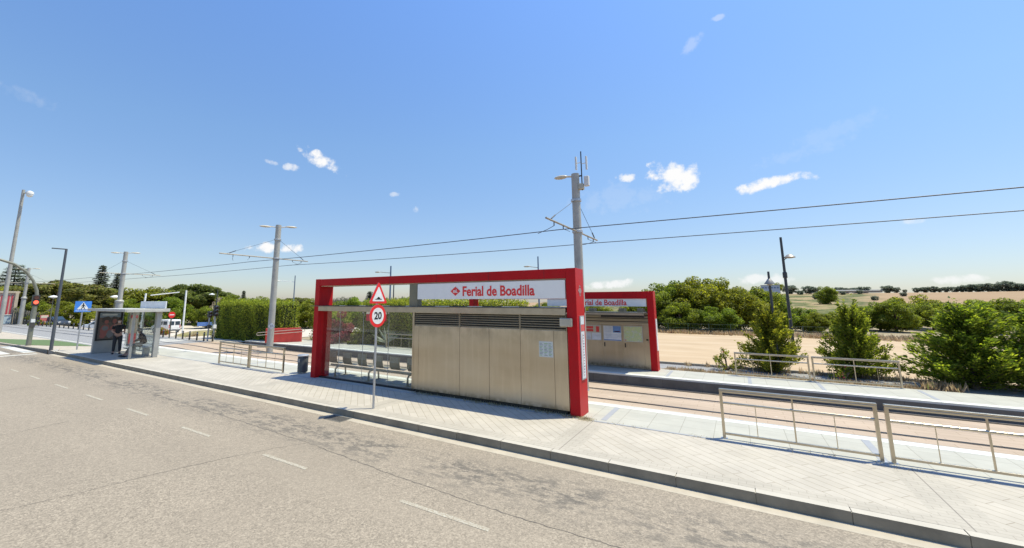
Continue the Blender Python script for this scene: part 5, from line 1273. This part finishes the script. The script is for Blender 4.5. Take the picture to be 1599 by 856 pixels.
# near conifers beyond the far platform
plant('conifer', 1.0, 20.6, .0, 2.55, .92, 'first bushy conifer from the left behind the far platform railing', 'bushy conifers behind the far platform', 'conifer')
plant('conifer', 3.50, 20.8, .0, 2.5, .88, 'second bushy conifer, narrower, behind the right end of the far railing', 'bushy conifers behind the far platform', 'conifer')
plant('conifer', 6.15, 20.1, .0, 2.55, 1.35, 'largest bushy conifer right of the far platform railing', 'bushy conifers behind the far platform', 'conifer')
plant('conifer', 7.95, 20.0, .0, 2.6, 1.3, 'conifer cut by the right edge of the picture beside the largest one', 'bushy conifers behind the far platform', 'conifer')
for k, (x, y, s_) in enumerate([(24, 190, 2.2), (30, 230, 2.6), (41, 250, 2.2), (36, 175, 1.8), (49, 262, 2.4), (27, 262, 2.6), (52, 215, 2.0)]):
    plant('hill', x, y, gz(x, y)-.2, s_, 1.1, ordn[k] + ' dark bush from the camera dotted over the green hillside field', 'bushes on the green hillside', 'bush', )
# shrubs
def shrub(name, label, cat, x, y, z, rx, ry, h, mat, n, size, seed, per=240, flowers=None):
    rg = np.random.default_rng(seed); t = empty(name, label, cat, (x, y, z))
    d = rs_dirs(rg, n); d[:, 2] = np.abs(d[:, 2]); cen = d*(.35+.55*rg.random(n))[:, None]*np.array([rx, ry, h*.85]) + np.array([0, 0, h*.12]); rad = (.12+.12*rg.random(n))*min(rx, h)*1.3
    cen[:, 2] = np.clip(cen[:, 2], rad*.6, h-rad*.8)
    o = bpy.data.objects.new('foliage', clumps_mesh('foliage', rg, cen, rad, per, size, mat)); C.objects.link(o); o.parent = t
    mb = MB()
    for c in cen[:10]: mb.tube([(0, 0, 0), (c[0]*.4, c[1]*.4, c[2]*.5), tuple(c)], [.03, .02, .006], 5)
    mb.build('stems', BARK, t)
    if flowers:
        m = flowers; k = rg.integers(0, n, m); dd = rs_dirs(rg, m); Pp = cen[k] + dd*rad[k][:, None]*1.05
        f_ = bpy.data.objects.new('flowers', leaf_mesh('flowers', Pp, rs_dirs(rg, m), rs_dirs(rg, m), np.full(m, .055), np.full(m, .05), FLOWER)); C.objects.link(f_); f_.parent = t
    return t
shrub('oleander_shrub', 'sparse shrub with pink flowers left of the first bushy conifer', 'shrub', -.55, 20.2, .02, .55, .5, 1.25, LEAF, 16, .07, 3, 46, 26)
shrub('oleander_shrub', 'low shrub with pink flowers at the foot of the second bushy conifer', 'shrub', 3.0, 20.0, .02, .5, .4, .8, LEAF, 12, .07, 5, 46, 26)
shrub('red_shrub', 'tall red leaved shrub left of the near red frame', 'shrub', -21.7, 18.6, 0, 1.1, 1.0, 2.35, LEAFR, 34, .085, 7)
shrub('green_shrub', 'green shrub seen between the red shrub and the near red frame', 'shrub', -20.2, 18.9, 0, .8, .8, 1.6, LEAF, 22, .08, 8)
shrub('flower_bush', 'red flowering bush left of the bollards in front of the white van', 'shrub', -42.3, 16.6, -.1, .9, .7, .75, LEAF, 18, .07, 9, 150, 900)
shrub('flower_bush', 'low red flowering bush at the foot of the grey board fence', 'shrub', -70.0, 14.9, -.05, 1.6, 1.3, .7, LEAF, 16, .1, 10, 120, 260)
for x, y, h, lb_ in ((-44, 20.0, .9, 'low dry bush at the left end of the grass mound'), (-36.6, 18.5, 1.0, 'low dry bush between the grass mound and the hedge')):
    shrub('dry_bush', lb_, 'shrub', x, y, gz(x, y), 1.0, .8, h, GRASSD, 14, .08, int(x*-3), 140)
# agave-like spiky plant behind the glass
ag = empty('spiky_plant', 'pale spiky plant behind the shelter glass under the speed sign', 'plant', (-17.6, 18.5, .1))
rg = np.random.default_rng(4); sp = MB()
for k in range(34):
    a = rg.random()*2*PI; e = .25+1.1*rg.random(); l = .55+.55*rg.random(); d = Vector((math.cos(a)*math.cos(e), math.sin(a)*math.cos(e), math.sin(e)))
    sp.tube([(0, 0, .25), tuple(Vector((0, 0, .25))+d*l*.6), tuple(Vector((0, 0, .22))+d*l)], [.03, .02, .003], 4)
sp.build('leaves', M('agave_pale', (.32, .34, .24), .7), ag); MB().lathe((0, 0, 0), [(.1, 0), (.12, .2), (.05, .32)], 10).build('stem', BARK, ag)
# clipped hedges
def hedge(label, p0, p1, z0, z1, thick, h, seed, n, size=.085):
    rg = np.random.default_rng(seed); p0 = np.array(p0); p1 = np.array(p1); L = np.linalg.norm(p1-p0); u = (p1-p0)/L; nn = np.array([-u[1], u[0]])
    if nn[1] > 0: nn = -nn
    t = empty('clipped_hedge', label, 'hedge', (p0[0], p0[1], z0)); area = [L*h*1.5, L*thick, thick*h*2]; tot = sum(area)
    P, N = [], []
    for k, A in enumerate(area):
        m = int(n*A/tot); a = rg.random(m); b = rg.random(m); bump = .17*np.sin(a*L*1.9+1)*np.sin(b*5+a*11) + .10*np.sin(a*L*4.3+b*3) + .11*rg.normal(size=m)
        if k == 0: q = np.outer(a*L, u) + np.outer(-bump*.7+rg.random(m)*.15*0, nn)*-1; z = b*h; nrm = np.tile([nn[0], nn[1], .35], (m, 1)); off = np.outer(np.full(m, thick/2), nn); q = q+off
        elif k == 1: q = np.outer(a*L, u) + np.outer((b-.5)*thick, nn); z = h + bump*.8; nrm = np.tile([0, 0, 1.], (m, 1))
        else: e = (rg.random(m) > .5)*L; q = np.outer(e+bump*.5, u) + np.outer((a-.5)*thick, nn); z = b*h; nrm = np.tile([u[0], u[1], .3], (m, 1))
        zz = z0*0 + z; P.append(np.column_stack([q, np.maximum(zz, .02)])); N.append(nrm)
    P, N = np.concatenate(P), np.concatenate(N); m = len(P)
    me = leaf_mesh('foliage', P, rs_dirs(rg, m), N+rs_dirs(rg, m)*.75, size*(.6+.9*rg.random(m)), size*.6*(.6+.8*rg.random(m)), LEAFH)
    o = bpy.data.objects.new('foliage', me); C.objects.link(o); o.parent = t
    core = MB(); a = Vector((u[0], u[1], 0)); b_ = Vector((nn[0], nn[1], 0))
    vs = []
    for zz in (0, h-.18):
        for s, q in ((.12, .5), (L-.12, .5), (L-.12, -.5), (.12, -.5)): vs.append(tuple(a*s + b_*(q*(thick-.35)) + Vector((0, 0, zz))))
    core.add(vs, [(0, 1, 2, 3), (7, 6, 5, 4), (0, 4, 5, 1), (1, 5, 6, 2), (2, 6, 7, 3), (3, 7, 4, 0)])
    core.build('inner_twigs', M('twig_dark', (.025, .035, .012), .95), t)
    return t
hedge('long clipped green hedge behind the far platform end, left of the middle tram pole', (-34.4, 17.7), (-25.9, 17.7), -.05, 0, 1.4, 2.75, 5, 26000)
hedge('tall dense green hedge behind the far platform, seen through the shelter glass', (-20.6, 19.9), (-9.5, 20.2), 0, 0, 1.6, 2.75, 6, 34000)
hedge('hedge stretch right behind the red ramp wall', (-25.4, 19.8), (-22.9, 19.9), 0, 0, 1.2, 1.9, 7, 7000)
# leafless tree behind the mound
bt = empty('bare_tree', 'leafless pale forked tree behind the grass mound right of the van', 'tree', (-50.8, 25.0, -.9))
rg = np.random.default_rng(21); mb = MB()
def branch(p, d, l, r, k):
    q = p + d*l; mb.tube([tuple(p), tuple(p+d*l*.5+Vector(rg.normal(size=3)*l*.05)), tuple(q)], [r, r*.85, r*.65], 6)
    if k == 0: return
    for _ in range(2 if k > 3 else 3):
        nd = (d + Vector(rg.normal(size=3))*.42 + Vector((0, 0, .06))).normalized(); branch(q, nd, l*.74, r*.6, k-1)
branch(Vector((0, 0, 0)), Vector((.03, .05, 1)).normalized(), 1.3, .17, 6)
mb.build('trunk', DEADW, bt)
# grass mound, dry weeds
gm = MB(); nn = 18
vv = [(3.4*math.cos(2*PI*k/nn)*(1-j/5)**.6, 1.6*math.sin(2*PI*k/nn)*(1-j/5)**.6, .55*(1-(1-j/5)**2)) for j in range(5) for k in range(nn)]
gm.add(vv, [(j*nn+k, j*nn+(k+1) % nn, (j+1)*nn+(k+1) % nn, (j+1)*nn+k) for j in range(4) for k in range(nn)] + [tuple(range(4*nn, 5*nn))])
mo = struct('grass_mound', gm, M('mound_grass', (.17, .20, .05), .95, 0, .3, 1.2, .5, 20, c2=(.36, .27, .14)), smooth=True); mo.location = (-47.3, 23.0, -.75); mo.rotation_euler = (0, 0, R(75))
def tufts(name, label, regions, seed, size=.10):
    rg = np.random.default_rng(seed); P, D, N, L = [], [], [], []
    for x0, x1, y0, y1, z, n, hh in regions:
        for _ in range(n):
            c = np.array([rg.uniform(x0, x1), rg.uniform(y0, y1), z]); m = 18; d = rs_dirs(rg, m)*.45 + np.array([0, 0, 1.]); l = hh*(.5+.7*rg.random(m))
            P.append(c + np.column_stack([rg.normal(size=(m, 2))*.07, np.zeros(m)]) + d*l[:, None]*.5); D.append(d); N.append(rs_dirs(rg, m)); L.append(l)
    P, D, N, L = map(np.concatenate, (P, D, N, L)); me = leaf_mesh(name, P, D, N, L, L*.10+.006, GRASSD)
    o = bpy.data.objects.new(name, me); C.objects.link(o); return tag(o, label, 'grass', kind='stuff')
tufts('dry_grass', 'dry straw coloured weeds along the back of the far platform', [(-2.6, 4.6, 18.3, 19.3, .0, 420, .15), (-2.6, 9, 18.25, 18.5, .0, 24, .12), (-2, 9, 20.4, 20.75, .03, 90, .2), (4.7, 5.5, 18.7, 19.3, 0, 26, .3), (-12, -3, 18.4, 19.3, 0, 300, .25)], 1)
tufts('tall_dry_grass', 'dry grass and green weeds at the far side of the sandy lot', [(-14, 22, 40.9, 43.8, .0, 1300, .32), (22, 40, 41, 44.5, .0, 300, .3)], 2)
tufts('kerb_weeds', 'tiny weeds in the paving joint at the right corner of the near red frame', [(-3.5, -2.9, 9.60, 9.70, .15, 26, .05), (-8.3, -3.6, 9.66, 9.72, .15, 60, .05), (-3.1, 2.2, 9.62, 9.64, .15, 16, .03)], 3)
